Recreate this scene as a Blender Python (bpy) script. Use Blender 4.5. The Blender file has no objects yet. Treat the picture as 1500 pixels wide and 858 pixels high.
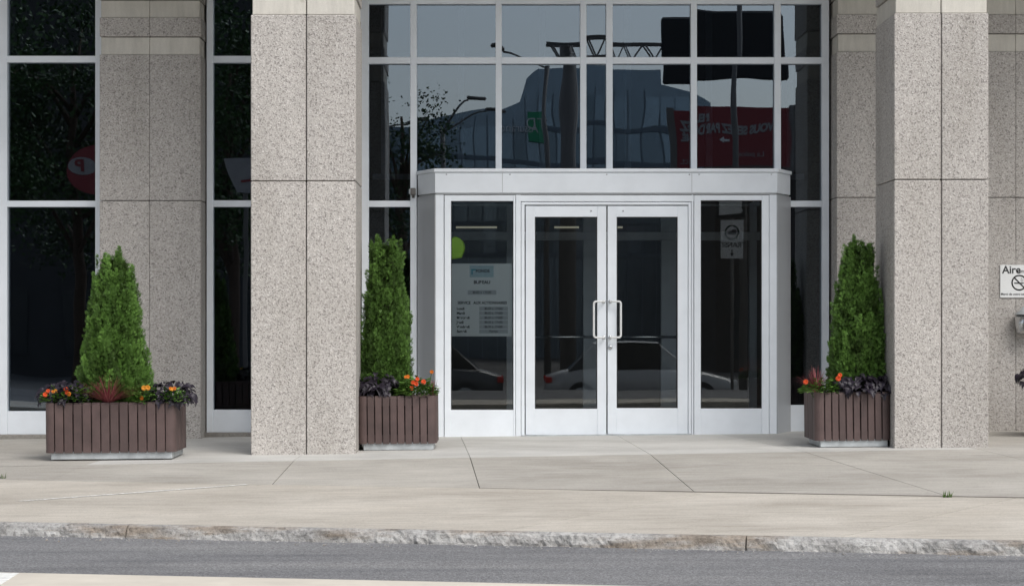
import bpy, bmesh, math, random
from mathutils import Vector, Matrix, noise
R = math.radians
scene = bpy.context.scene
col = scene.collection
rnd = random.Random(7)

# ------------------------------------------------------------------ camera
F, CX, HY, EZ, CY = 3100.0, 717.0, 470.0, 1.077, -20.45     # photo pixels / metres
cam = bpy.data.cameras.new('camera')
camo = bpy.data.objects.new('camera', cam)
col.objects.link(camo)
camo.location = (0, CY, EZ)
camo.rotation_euler = (R(90), 0, 0)
cam.sensor_width = 36
cam.lens = 36 * F / 1500
cam.shift_x = (750 - CX) / 1500
cam.shift_y = (HY - 429) / 1500
cam.clip_end = 2000
scene.camera = camo

# ------------------------------------------------------------------ world, sun, exposure
SUN_ROT, SUN_EL = R(147), R(50)
world = bpy.data.worlds.new('World')
scene.world = world
world.use_nodes = True
wn = world.node_tree.nodes
wl = world.node_tree.links
wn.clear()
sky = wn.new('ShaderNodeTexSky')
sky.sky_type = 'NISHITA'
sky.sun_disc = False
sky.sun_elevation = SUN_EL
sky.sun_rotation = SUN_ROT
sky.dust_density = 2.5
sky.air_density = 1.2
hs = wn.new('ShaderNodeHueSaturation')
hs.inputs['Saturation'].default_value = 0.42
bg = wn.new('ShaderNodeBackground')
bg.inputs['Strength'].default_value = 0.15
wo = wn.new('ShaderNodeOutputWorld')
wl.new(sky.outputs[0], hs.inputs['Color'])
wl.new(hs.outputs[0], bg.inputs['Color'])
wl.new(bg.outputs[0], wo.inputs['Surface'])
sun = bpy.data.lights.new('sun', 'SUN')
sun.energy = 1.2
sun.angle = R(32)
sun.color = (1.0, 0.97, 0.93)
suno = bpy.data.objects.new('sun', sun)
col.objects.link(suno)
sv = Vector((math.sin(SUN_ROT) * math.cos(SUN_EL), math.cos(SUN_ROT) * math.cos(SUN_EL), math.sin(SUN_EL)))
suno.rotation_euler = sv.to_track_quat('Z', 'Y').to_euler()
scene.view_settings.view_transform = 'Standard'
scene.view_settings.look = 'None'
scene.view_settings.exposure = 0.50
scene.view_settings.gamma = 1.0


def PX(x, d): return (x - CX) * d / F
def PZ(y, d): return EZ - (y - HY) * d / F
def DY(Y): return Y - CY


# ------------------------------------------------------------------ materials
MATS = {}


def mat(name):
    m = bpy.data.materials.new(name)
    m.use_nodes = True
    MATS[name] = m
    nt = m.node_tree
    b = nt.nodes['Principled BSDF']
    return m, nt, b


def nd(nt, t, **kw):
    n = nt.nodes.new(t)
    for k, v in kw.items():
        if k in n.inputs:
            n.inputs[k].default_value = v
        else:
            setattr(n, k, v)
    return n


def ramp(nt, stops, interp='LINEAR'):
    n = nt.nodes.new('ShaderNodeValToRGB')
    cr = n.color_ramp
    cr.interpolation = interp
    while len(cr.elements) < len(stops):
        cr.elements.new(0.5)
    for e, (p, c) in zip(cr.elements, stops):
        e.position = p
        e.color = tuple(c) + (1,) if len(c) == 3 else c
    return n


def mixc(nt, a, b, fac, mode='MIX'):
    n = nt.nodes.new('ShaderNodeMix')
    n.data_type = 'RGBA'
    n.blend_type = mode
    n.clamp_factor = True
    for sock, v in ((n.inputs[0], fac), (n.inputs[6], a), (n.inputs[7], b)):
        if hasattr(v, 'is_linked') or hasattr(v, 'links'):
            nt.links.new(v, sock)
        elif isinstance(v, (int, float)):
            sock.default_value = v
        else:
            sock.default_value = tuple(v) + (1,)
    return n.outputs[2]


def coords(nt, scale=(1, 1, 1), world_space=True):
    if world_space:
        g = nt.nodes.new('ShaderNodeNewGeometry')
        o = g.outputs['Position']
    else:
        g = nt.nodes.new('ShaderNodeTexCoord')
        o = g.outputs['Object']
    mp = nt.nodes.new('ShaderNodeMapping')
    mp.inputs['Scale'].default_value = scale
    nt.links.new(o, mp.inputs['Vector'])
    return mp.outputs[0]


def ntex(nt, vec, scale, detail=4, rough=0.55):
    n = nd(nt, 'ShaderNodeTexNoise', Scale=scale, Detail=detail, Roughness=rough)
    nt.links.new(vec, n.inputs['Vector'])
    return n.outputs['Fac']


def objrand(nt, lo, hi):
    oi = nt.nodes.new('ShaderNodeObjectInfo')
    mr = nd(nt, 'ShaderNodeMapRange')
    mr.inputs['To Min'].default_value = lo
    mr.inputs['To Max'].default_value = hi
    nt.links.new(oi.outputs['Random'], mr.inputs['Value'])
    return mr.outputs[0]


def bump(nt, b, h, strength, dist):
    n = nd(nt, 'ShaderNodeBump', Strength=strength, Distance=dist)
    nt.links.new(h, n.inputs['Height'])
    nt.links.new(n.outputs[0], b.inputs['Normal'])


def valmul(nt, colr, v):
    n = nt.nodes.new('ShaderNodeVectorMath')
    n.operation = 'SCALE'
    nt.links.new(colr, n.inputs[0])
    if isinstance(v, (int, float)):
        n.inputs['Scale'].default_value = v
    else:
        nt.links.new(v, n.inputs['Scale'])
    return n.outputs[0]


def granite(name, k=1.0):
    m, nt, b = mat(name)
    v = coords(nt)
    vo = nd(nt, 'ShaderNodeTexVoronoi', Scale=98.0)
    nt.links.new(v, vo.inputs['Vector'])
    sep = nt.nodes.new('ShaderNodeSeparateColor')
    nt.links.new(vo.outputs['Color'], sep.inputs[0])
    r1 = ramp(nt, [(0.0, (.09 * k, .085 * k, .08 * k)), (.10, (.20 * k, .187 * k, .175 * k)), (.26, (.40 * k, .38 * k, .352 * k)),
                   (.65, (.475 * k, .451 * k, .42 * k)), (.92, (.55 * k, .527 * k, .495 * k)), (1.0, (.72 * k, .70 * k, .67 * k))])
    nt.links.new(sep.outputs[0], r1.inputs[0])
    vo2 = nd(nt, 'ShaderNodeTexVoronoi', Scale=190.0)
    nt.links.new(v, vo2.inputs['Vector'])
    sep2 = nt.nodes.new('ShaderNodeSeparateColor')
    nt.links.new(vo2.outputs['Color'], sep2.inputs[0])
    r2 = ramp(nt, [(0.0, (.15 * k, .14 * k, .13 * k)), (.3, (.40 * k, .37 * k, .34 * k)), (.7, (.49 * k, .45 * k, .42 * k)), (1.0, (.66 * k, .63 * k, .60 * k))])
    nt.links.new(sep2.outputs[1], r2.inputs[0])
    c = mixc(nt, r1.outputs[0], r2.outputs[0], 0.42)
    # streaky weather stains + tone of each panel
    st = ntex(nt, coords(nt, (1.5, 1.5, .35)), 1.6, 5, .6)
    rs = ramp(nt, [(.28, (.84, .83, .81)), (.5, (.97, .965, .96)), (.72, (1.06, 1.055, 1.05))])
    nt.links.new(st, rs.inputs[0])
    c = mixc(nt, c, rs.outputs[0], 1.0, 'MULTIPLY')
    c = valmul(nt, c, objrand(nt, .91, 1.06))
    nt.links.new(c, b.inputs['Base Color'])
    b.inputs['Roughness'].default_value = .8
    bump(nt, b, vo.outputs['Distance'], .35, .006)
    return m


def concrete(name, c0, c1, streak=(.6, 5, 5), speck=.12, bumpd=.003, stain=.2):
    m, nt, b = mat(name)
    v = coords(nt)
    n1 = ntex(nt, v, 1.3, 6, .62)
    r = ramp(nt, [(.32, c0), (.68, c1)])
    nt.links.new(n1, r.inputs[0])
    n2 = ntex(nt, coords(nt, streak), 6.0, 6, .7)
    r2 = ramp(nt, [(.3, (1 - stain,) * 3), (.65, (1.06,) * 3)])
    nt.links.new(n2, r2.inputs[0])
    c = mixc(nt, r.outputs[0], r2.outputs[0], 1.0, 'MULTIPLY')
    nb_ = ntex(nt, coords(nt, (.7, 1.6, 1)), .75, 7, .68)
    rb_ = ramp(nt, [(.33, (1 - stain * .85, 1 - stain * .9, 1 - stain * .95)), (.5, (1, 1, 1)), (.68, (1.07, 1.065, 1.06))])
    nt.links.new(nb_, rb_.inputs[0])
    c = mixc(nt, c, rb_.outputs[0], 1.0, 'MULTIPLY')
    ng = ntex(nt, v, 38, 5, .8)
    rg_ = ramp(nt, [(.30, (1 - speck * 2.4,) * 3), (.42, (1, 1, 1)), (.66, (1, 1, 1)), (.78, (1 + speck,) * 3)])
    nt.links.new(ng, rg_.inputs[0])
    c = mixc(nt, c, rg_.outputs[0], 1.0, 'MULTIPLY')
    n3 = ntex(nt, v, 130, 3, .7)
    r3 = ramp(nt, [(.30, (1 - speck * 2.2,) * 3), (.5, (1.0,) * 3), (.75, (1 + speck,) * 3)])
    nt.links.new(n3, r3.inputs[0])
    c = mixc(nt, c, r3.outputs[0], 1.0, 'MULTIPLY')
    # dark spots of old gum and dirt
    vo = nd(nt, 'ShaderNodeTexVoronoi', Scale=2.3)
    nt.links.new(v, vo.inputs['Vector'])
    r4 = ramp(nt, [(.02, (.72, .7, .68)), (.05, (1, 1, 1))])
    nt.links.new(vo.outputs['Distance'], r4.inputs[0])
    c = mixc(nt, c, r4.outputs[0], .7, 'MULTIPLY')
    c = valmul(nt, c, objrand(nt, .95, 1.04))
    nt.links.new(c, b.inputs['Base Color'])
    b.inputs['Roughness'].default_value = .88
    bump(nt, b, n3, .4, bumpd)
    return m


def plain(name, c, rough=.5, metal=0.0, var=.08, scale=8, rand=.0, bumps=0.0, spec=.5):
    m, nt, b = mat(name)
    v = coords(nt)
    n1 = ntex(nt, v, scale, 5, .6)
    r = ramp(nt, [(.3, tuple(x * (1 - var) for x in c)), (.7, tuple(min(1, x * (1 + var)) for x in c))])
    nt.links.new(n1, r.inputs[0])
    o = r.outputs[0]
    if rand:
        o = valmul(nt, o, objrand(nt, 1 - rand, 1 + rand))
    nt.links.new(o, b.inputs['Base Color'])
    b.inputs['Metallic'].default_value = metal
    b.inputs['Specular IOR Level'].default_value = spec
    rr = nd(nt, 'ShaderNodeMapRange')
    rr.inputs['To Min'].default_value = max(0, rough - .08)
    rr.inputs['To Max'].default_value = rough + .08
    nt.links.new(n1, rr.inputs['Value'])
    nt.links.new(rr.outputs[0], b.inputs['Roughness'])
    if bumps:
        bump(nt, b, ntex(nt, v, scale * 12, 3), bumps, .003)
    return m


def glass(name, tint, refl, wob=.0016, rc=(.76, .87, .99)):
    m = bpy.data.materials.new(name)
    m.use_nodes = True
    MATS[name] = m
    nt = m.node_tree
    nt.nodes.clear()
    out = nt.nodes.new('ShaderNodeOutputMaterial')
    tr = nd(nt, 'ShaderNodeBsdfTransparent', Color=tuple(tint) + (1,))
    gl = nd(nt, 'ShaderNodeBsdfGlossy', Color=tuple(rc) + (1,), Roughness=0.0)
    n = ntex(nt, coords(nt), 1.1, 1, .4)
    bp = nd(nt, 'ShaderNodeBump', Strength=1.0, Distance=wob)
    nt.links.new(n, bp.inputs['Height'])
    nt.links.new(bp.outputs[0], gl.inputs['Normal'])
    lw = nd(nt, 'ShaderNodeFresnel', IOR=1.5)
    ad = nt.nodes.new('ShaderNodeMath')
    ad.operation = 'ADD'
    ad.use_clamp = True
    ad.inputs[1].default_value = refl
    nt.links.new(lw.outputs[0], ad.inputs[0])
    mx = nt.nodes.new('ShaderNodeMixShader')
    nt.links.new(ad.outputs[0], mx.inputs[0])
    nt.links.new(tr.outputs[0], mx.inputs[1])
    nt.links.new(gl.outputs[0], mx.inputs[2])
    nt.links.new(mx.outputs[0], out.inputs[0])
    return m


def leafmat(name, c, var=.35, rough=.55, trans=.0):
    """colour comes from the attribute 'tone' (growth colour of each spray or leaf; also painted shade inside cedars)"""
    m, nt, b = mat(name)
    at = nt.nodes.new('ShaderNodeAttribute')
    at.attribute_name = 'tone'
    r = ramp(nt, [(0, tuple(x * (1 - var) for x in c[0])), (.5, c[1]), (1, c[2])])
    nt.links.new(at.outputs['Fac'], r.inputs[0])
    o = valmul(nt, r.outputs[0], objrand(nt, .85, 1.15))
    nt.links.new(o, b.inputs['Base Color'])
    b.inputs['Roughness'].default_value = rough
    b.inputs['Specular IOR Level'].default_value = .3
    return m


def emit(name, c, s):
    m, nt, b = mat(name)
    b.inputs['Base Color'].default_value = tuple(c) + (1,)
    b.inputs['Emission Color'].default_value = tuple(c) + (1,)
    b.inputs['Emission Strength'].default_value = s
    return m


granite('granite', .95)
concrete('band_stone', (.50, .475, .42), (.58, .555, .50), (3, 3, .5), .05, .001, .12)
plain('joint', (.13, .118, .105), .9)
plain('joint_dirt', (.19, .172, .15), .95, 0, .3, 12)
concrete('apron', (.47, .46, .43), (.55, .54, .51), (.6, 5, 5), .10, .002, .18)
concrete('slab_mid', (.375, .352, .312), (.45, .426, .384), (.5, 6, 6), .15, .003, .24)
concrete('slab_front', (.435, .398, .342), (.525, .487, .428), (.4, 7, 7), .15, .003, .24)
concrete('sill', (.25, .235, .21), (.33, .31, .28), (2, 2, 2), .2, .004, .2)
plain('anodised', (.40, .415, .43), .4, .1, .04, 3)
plain('aluminium', (.77, .81, .85), .38, 0, .05, 3.2, .03)
plain('aluminium_dark', (.40, .41, .41), .42, .35, .05, 3)
plain('steel', (.62, .63, .64), .25, 1.0, .05, 10)
plain('galvanised', (.44, .465, .475), .5, .4, .22, 9)
plain('rubber', (.02, .02, .022), .6)
plain('lumber', (.080, .052, .048), .62, 0, .22, 7, .16, .45)
plain('liner', (.012, .011, .01), .9)
plain('soil', (.035, .025, .018), .95, 0, .4, 30, 0, .8)
plain('bark', (.09, .06, .042), .9, 0, .3, 20, 0, .6)
glass('glass', (.50, .53, .56), .105, .0018)
glass('glass_door', (.84, .86, .86), .035, .0006, (.95, .97, .97))
plain('interior', (.11, .108, .105), .8)
plain('interior_floor', (.20, .19, .18), .45)
plain('interior_metal', (.50, .54, .58), .4)
emit('tube', (1.0, .95, .72), .15)
plain('sign_white', (.72, .73, .72), .45, 0, .03, 5)
plain('black_print', (.015, .015, .017), .6)
plain('notice_face', (.58, .61, .62), .6, 0, .03, 4)
plain('notice_box', (.36, .39, .41), .6)
plain('logo_panel', (.30, .42, .47), .6)
plain('logo_teal', (.02, .22, .28), .5)
plain('yellow_green', (.42, .75, .03), .6)
plain('paint_white', (.70, .70, .67), .7, 0, .25, 25)
plain('petal_orange', (.70, .20, .02), .6, 0, .1, 40, .12)
plain('petal_red', (.66, .085, .018), .6, 0, .1, 40, .12)
plain('petal_yellow', (.72, .31, .03), .6, 0, .1, 40, .12)
plain('eye_yellow', (.75, .42, .03), .7)
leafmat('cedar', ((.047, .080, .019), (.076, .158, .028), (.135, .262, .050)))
leafmat('broadleaf', ((.02, .05, .012), (.035, .08, .02), (.06, .12, .03)))
leafmat('flower_leaf', ((.05, .12, .02), (.09, .20, .03), (.18, .30, .07)))
leafmat('vine_leaf', ((.010, .008, .013), (.016, .012, .020), (.028, .020, .030)), .3, .42)
leafmat('red_blade', ((.14, .022, .034), (.28, .060, .075), (.42, .17, .16)), .2)
leafmat('grass', ((.06, .12, .02), (.1, .2, .03), (.18, .28, .06)))


def asphalt():
    m, nt, b = mat('asphalt')
    v = coords(nt)
    n1 = ntex(nt, coords(nt, (.25, 2.2, 1)), 1.4, 6, .65)
    r = ramp(nt, [(.28, (.105, .106, .112)), (.42, (.150, .151, .156)), (.56, (.175, .175, .178)), (.74, (.22, .218, .216))])
    nt.links.new(n1, r.inputs[0])
    vo = nd(nt, 'ShaderNodeTexVoronoi', Scale=110.0)
    nt.links.new(v, vo.inputs['Vector'])
    sep = nt.nodes.new('ShaderNodeSeparateColor')
    nt.links.new(vo.outputs['Color'], sep.inputs[0])
    r2 = ramp(nt, [(0, (.5, .5, .5)), (.5, (1, 1, 1)), (1, (1.55, 1.55, 1.55))])
    nt.links.new(sep.outputs[0], r2.inputs[0])
    c = mixc(nt, r.outputs[0], r2.outputs[0], .8, 'MULTIPLY')
    n4 = ntex(nt, coords(nt, (.35, 1.1, 1)), .9, 4, .55)
    r4 = ramp(nt, [(.36, (.72, .72, .73)), (.46, (1, 1, 1)), (.62, (1, 1, 1)), (.7, (1.12, 1.12, 1.1))])
    nt.links.new(n4, r4.inputs[0])
    c = mixc(nt, c, r4.outputs[0], 1.0, 'MULTIPLY')
    nt.links.new(c, b.inputs['Base Color'])
    b.inputs['Roughness'].default_value = .85
    bump(nt, b, vo.outputs['Distance'], .5, .005)


def kerbmat():
    m, nt, b = mat('kerb')
    v = coords(nt)
    n1 = ntex(nt, coords(nt, (1, 1, 1.6)), 4.6, 9, .78)
    r = ramp(nt, [(.30, (.15, .147, .142)), (.41, (.30, .292, .28)), (.50, (.41, .40, .383)), (.60, (.50, .49, .47)), (.75, (.60, .59, .57))])
    nt.links.new(n1, r.inputs[0])
    n2 = ntex(nt, v, 48, 5, .8)
    r2 = ramp(nt, [(.34, (.45, .44, .43)), (.5, (1, 1, 1)), (.7, (1.12, 1.12, 1.12))])
    nt.links.new(n2, r2.inputs[0])
    c = mixc(nt, r.outputs[0], r2.outputs[0], .9, 'MULTIPLY')
    n3 = ntex(nt, coords(nt, (.8, .8, 4)), 2.1, 4, .6)
    r3 = ramp(nt, [(.46, (1, 1, 1)), (.60, (.60, .49, .38))])
    nt.links.new(n3, r3.inputs[0])
    c = mixc(nt, c, r3.outputs[0], .8, 'MULTIPLY')
    nt.links.new(c, b.inputs['Base Color'])
    b.inputs['Roughness'].default_value = .9
    bump(nt, b, n2, .9, .012)


asphalt()
kerbmat()
plain('tower_glass', (.26, .33, .40), .22, .7, .12, .2)
plain('tower_pane', (.24, .31, .38), .15, .7, .1, .3, .3)
plain('tower_line', (.16, .20, .24), .4, .4)
plain('dark_brick', (.06, .05, .045), .8, 0, .2, 3)
plain('dark_wall', (.05, .05, .052), .8, 0, .2, 1)
plain('backdrop_glass', (.03, .035, .04), .15)
plain('letter_grey', (.34, .33, .33), .5)
plain('red_face', (.25, .032, .038), .5, 0, .05, 1)
plain('grey_metal', (.16, .15, .14), .55, .2, .1, 4)
plain('sign_back', (.018, .018, .02), .7)
plain('green_print', (.04, .38, .18), .5)
plain('car_dark', (.10, .105, .11), .25, .3)
plain('car_silver', (.50, .51, .52), .3, .1)
plain('car_glass', (.015, .017, .02), .08)
plain('tyre', (.02, .02, .02), .8)
plain('tail_red', (.55, .02, .015), .25)
plain('plaza', (.56, .515, .44), .9, 0, .12, 2, 0, .3)
plain('ground_earth', (.10, .10, .10), .9, 0, .2, .5)


# ------------------------------------------------------------------ object helpers
def tag(o, label=None, cat=None, group=None, kind=None):
    if label: o['label'] = label
    if cat: o['category'] = cat
    if group: o['group'] = group
    if kind: o['kind'] = kind
    return o


def empty(name, loc=(0, 0, 0), rot=(0, 0, 0), parent=None):
    o = bpy.data.objects.new(name, None)
    o.empty_display_size = .1
    col.objects.link(o)
    o.location = loc
    o.rotation_euler = rot
    if parent: o.parent = parent
    return o


def link(name, me, m, parent=None, smooth=False):
    if isinstance(m, str): m = MATS[m]
    if m is not None and not me.materials:
        me.materials.append(m)
    if smooth:
        me.polygons.foreach_set('use_smooth', [True] * len(me.polygons))
    o = bpy.data.objects.new(name, me)
    col.objects.link(o)
    if parent: o.parent = parent
    return o


def from_bm(name, bm, m, parent=None, smooth=False):
    bmesh.ops.recalc_face_normals(bm, faces=bm.faces)
    me = bpy.data.meshes.new(name)
    bm.to_mesh(me)
    bm.free()
    return link(name, me, m, parent, smooth)


def pyd(name, vs, fs, m, parent=None, smooth=False, tone=None):
    me = bpy.data.meshes.new(name)
    me.from_pydata(vs, [], fs)
    me.update()
    if tone is not None:
        a = me.attributes.new('tone', 'FLOAT', 'FACE')
        a.data.foreach_set('value', tone)
    return link(name, me, m, parent, smooth)


def bm_box(bm, x0, x1, y0, y1, z0, z1, bevel=0.0, seg=1):
    if x1 < x0: x0, x1 = x1, x0
    if y1 < y0: y0, y1 = y1, y0
    if z1 < z0: z0, z1 = z1, z0
    r = bmesh.ops.create_cube(bm, size=1)
    vs = r['verts']
    for v in vs:
        v.co = ((x0 + x1) / 2 + v.co.x * (x1 - x0), (y0 + y1) / 2 + v.co.y * (y1 - y0), (z0 + z1) / 2 + v.co.z * (z1 - z0))
    if bevel:
        es = list({e for v in vs for e in v.link_edges})
        bmesh.ops.bevel(bm, geom=es, offset=bevel, segments=seg, affect='EDGES')


def box(name, x0, x1, y0, y1, z0, z1, m, parent=None, bevel=0.0, seg=1):
    bm = bmesh.new()
    bm_box(bm, x0, x1, y0, y1, z0, z1, bevel, seg)
    return from_bm(name, bm, m, parent)


def bm_prism(bm, poly, z0, z1):
    """poly in XY, z0/z1 numbers or functions of (x, y)"""
    f0 = z0 if callable(z0) else (lambda x, y: z0)
    f1 = z1 if callable(z1) else (lambda x, y: z1)
    a = [bm.verts.new((x, y, f0(x, y))) for x, y in poly]
    b = [bm.verts.new((x, y, f1(x, y))) for x, y in poly]
    bm.faces.new(a[::-1])
    bm.faces.new(b)
    n = len(poly)
    for i in range(n):
        bm.faces.new((a[i], a[(i + 1) % n], b[(i + 1) % n], b[i]))
    return b


def prism(name, poly, z0, z1, m, parent=None, bevel=0.0):
    bm = bmesh.new()
    bm_prism(bm, poly, z0, z1)
    if bevel:
        bmesh.ops.bevel(bm, geom=list(bm.edges), offset=bevel, segments=1, affect='EDGES')
    return from_bm(name, bm, m, parent)


def prism_xz(name, poly, y0, y1, m, parent=None, bevel=0.0):
    bm = bmesh.new()
    bm_prism(bm, [(x, z) for x, z in poly], 0, 1)
    for v in bm.verts:
        x, z, t = v.co
        v.co = (x, y0 + (y1 - y0) * t, z)
    if bevel:
        bmesh.ops.bevel(bm, geom=list(bm.edges), offset=bevel, segments=1, affect='EDGES')
    return from_bm(name, bm, m, parent)


def bm_tube(bm, pts, rad, n=8, caps=True):
    pts = [Vector(p) for p in pts]
    rings = []
    up = None
    for i, p in enumerate(pts):
        t = (pts[min(i + 1, len(pts) - 1)] - pts[max(i - 1, 0)]).normalized()
        if up is None or abs(up.dot(t)) > .95:
            up = Vector((0, 0, 1)) if abs(t.z) < .9 else Vector((1, 0, 0))
        a = t.cross(up).normalized()
        b = t.cross(a).normalized()
        up = -b if (-b).dot(up) > 0 else b
        r = rad[i] if isinstance(rad, (list, tuple)) else rad
        rings.append([bm.verts.new(p + (a * math.cos(2 * math.pi * k / n) + b * math.sin(2 * math.pi * k / n)) * r) for k in range(n)])
    for i in range(len(rings) - 1):
        for k in range(n):
            bm.faces.new((rings[i][k], rings[i][(k + 1) % n], rings[i + 1][(k + 1) % n], rings[i + 1][k]))
    if caps:
        bm.faces.new(rings[0][::-1])
        bm.faces.new(rings[-1])


def tube(name, pts, rad, m, parent=None, n=10):
    bm = bmesh.new()
    bm_tube(bm, pts, rad, n)
    return from_bm(name, bm, m, parent, True)


def bm_lathe(bm, prof, n=24, centre=(0, 0, 0)):
    rings = []
    for r, z in prof:
        rings.append([bm.verts.new((centre[0] + r * math.cos(2 * math.pi * k / n), centre[1] + r * math.sin(2 * math.pi * k / n), centre[2] + z)) for k in range(n)])
    for i in range(len(rings) - 1):
        for k in range(n):
            bm.faces.new((rings[i][k], rings[i][(k + 1) % n], rings[i + 1][(k + 1) % n], rings[i + 1][k]))
    bm.faces.new(rings[0][::-1])
    bm.faces.new(rings[-1])


def text(name, s, size, loc, m, parent=None, rot=(R(90), 0, 0), align='CENTER', weight=0.0, depth=.001, xs=1.0, fit=None):
    cu = bpy.data.curves.new(name, 'FONT')
    cu.body = s
    cu.size = size
    cu.align_x = align
    cu.align_y = 'CENTER'
    cu.offset = weight
    cu.extrude = depth
    t = bpy.data.objects.new(name, cu)
    col.objects.link(t)
    dg = bpy.context.evaluated_depsgraph_get()
    me = bpy.data.meshes.new_from_object(t.evaluated_get(dg))
    bpy.data.objects.remove(t)
    bpy.data.curves.remove(cu)
    me.materials.clear()
    if fit:
        w_ = [v.co.x for v in me.vertices]
        xs = fit / (max(w_) - min(w_))
    M = Matrix.Translation(loc) @ Matrix.Rotation(rot[2], 4, 'Z') @ Matrix.Rotation(rot[0], 4, 'X') @ Matrix.Diagonal((xs, 1, 1, 1))
    me.transform(M)
    return link(name, me, m, parent)


# ------------------------------------------------------------------ ground heights
def g(x, y):
    x = max(-14, min(14, x))
    z = .0095 * x - .012
    if y < -3.4: z -= .03 * (-3.4 - y)
    return z


def ray_ground(px, py, fn=g, d0=15.0):
    d = d0
    for _ in range(60):
        x = PX(px, d)
        h = EZ - fn(x, d + CY)
        d = .5 * d + .5 * (F * h / (py - HY))
    return (PX(px, d), d + CY)


def line_at(p, q):
    return (Vector((p[0], p[1])), Vector((q[0] - p[0], q[1] - p[1])))


def isect(l1, l2):
    (p, r), (q, s) = l1, l2
    c = r.x * s.y - r.y * s.x
    t = ((q.x - p.x) * s.y - (q.y - p.y) * s.x) / c
    return (p.x + r.x * t, p.y + r.y * t)


def shrink(poly, w):
    n = len(poly)
    a = sum(poly[i][0] * poly[(i + 1) % n][1] - poly[(i + 1) % n][0] * poly[i][1] for i in range(n))
    sg = 1 if a > 0 else -1
    ls = []
    for i in range(n):
        p = Vector(poly[i]); q = Vector(poly[(i + 1) % n])
        dv = (q - p).normalized()
        nn = Vector((-dv.y, dv.x)) * sg
        ls.append((p + nn * w, dv))
    return [isect(ls[i - 1], ls[i]) for i in range(n)]


rg = lambda a, b: ray_ground(a, b)
L_wall = (Vector((0, .02)), Vector((1, 0)))
L_apron = line_at(rg(150, 680), rg(1430, 657.5))
L_bound = line_at(rg(75, 703.5), rg(1385, 727))
L_bound_b = (L_bound[0] + Vector((0, .016)), L_bound[1])
L_kerb_back = line_at(rg(0, 763.5), rg(1500, 791))

# ------------------------------------------------------------------ setting: ground, pavement, road
XF = 60
gs = []
bm = bmesh.new()
ys = [400, -21.9, -26.0, -500]
zs = [-.45, -.45, -.93, -.93]
rows = [[bm.verts.new((x, y, z)) for x in (-500, 500)] for y, z in zip(ys, zs)]
for i in range(3):
    bm.faces.new((rows[i][0], rows[i][1], rows[i + 1][1], rows[i + 1][0]))
tag(from_bm('ground', bm, 'ground_earth'), 'flat grey ground reaching to the horizon around the street', 'ground', kind='structure')

# pavement bed with slabs
bm = bmesh.new()
kb = [isect(L_kerb_back, (Vector((x, 0)), Vector((0, 1)))) for x in (-14, 14)]
for ya, yb in (((.5, .5), (-3.4, -3.4)), ((-3.4, -3.4), (kb[0][1], kb[1][1]))):
    bm_prism(bm, [(-14, ya[0]), (-14, yb[0]), (14, yb[1]), (14, ya[1])], -.44, lambda x, y: g(x, y) - .06)
sidewalk = tag(from_bm('pavement', bm, 'joint_dirt'), 'concrete pavement of tan and grey slabs before the entrance', 'pavement', kind='structure')


def slab(corners, m, joint=.004):
    poly = shrink(corners, joint)
    bm = bmesh.new()
    top = bm_prism(bm, poly, lambda x, y: g(x, y) - .10, g)
    return from_bm('slab', bm, m, sidewalk)


VJ = [line_at((-14, 0), (-14, -1)),
      line_at(rg(150, 671), rg(75, 703)), line_at(rg(430, 675), rg(400, 708)), line_at(rg(680, 650), rg(702, 713)),
      line_at(rg(935, 655), rg(1015, 718)), line_at(rg(1190, 664), rg(1375, 722)), line_at(rg(1430, 657), rg(1552, 685)),
      line_at((14, 0), (14, -1))]
for i in range(len(VJ) - 1):
    a, b = VJ[i], VJ[i + 1]
    jw = .006 if i in (2, 3) else .004
    if i in (0, len(VJ) - 2):
        lc = L_apron
        slab([isect(a, L_wall), isect(b, L_wall), isect(b, lc), isect(a, lc)], 'slab_mid', .0015)
        slab([isect(a, lc), isect(b, lc), isect(b, L_bound), isect(a, L_bound)], 'slab_mid', .0015)
    else:
        slab([isect(a, L_wall), isect(b, L_wall), isect(b, L_apron), isect(a, L_apron)], 'apron', .0022)
        lb_ = L_bound_b if i >= 3 else L_bound
        slab([isect(a, L_apron), isect(b, L_apron), isect(b, lb_), isect(a, lb_)], 'slab_mid', .0032)
FJ = [VJ[0], line_at(rg(-420, 770), rg(-180, 728)), line_at(rg(770, 771), rg(1000, 728)), line_at(rg(1240, 784), rg(1460, 735)), VJ[-1]]
for i in range(len(FJ) - 1):
    a, b = FJ[i], FJ[i + 1]
    slab([isect(a, L_bound), isect(b, L_bound), isect(b, L_kerb_back), isect(a, L_kerb_back)], 'slab_front', .003)
fa, fb = Vector(isect(VJ[3], L_bound)), Vector(isect(VJ[6], L_bound))
vs, fs = [], []
for k in range(91):
    t = k / 90
    c = fa.lerp(fb, t)
    w_ = (.012 + .05 * max(0, min(1, (t - .12) * 6)) * (.55 + .6 * abs(noise.noise(Vector((k * .17, 0, 3)))))) * (1 if t < .8 else max(.15, 1 - (t - .8) * 5))
    vs += [(c.x, c.y - .003, g(c.x, c.y) + .002), (c.x, c.y + w_, g(c.x, c.y + w_) + .002)]
    if k: fs.append((2 * k - 2, 2 * k, 2 * k + 1, 2 * k - 1))
pyd('joint_filler', vs, fs, 'joint_dirt', sidewalk)
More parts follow.
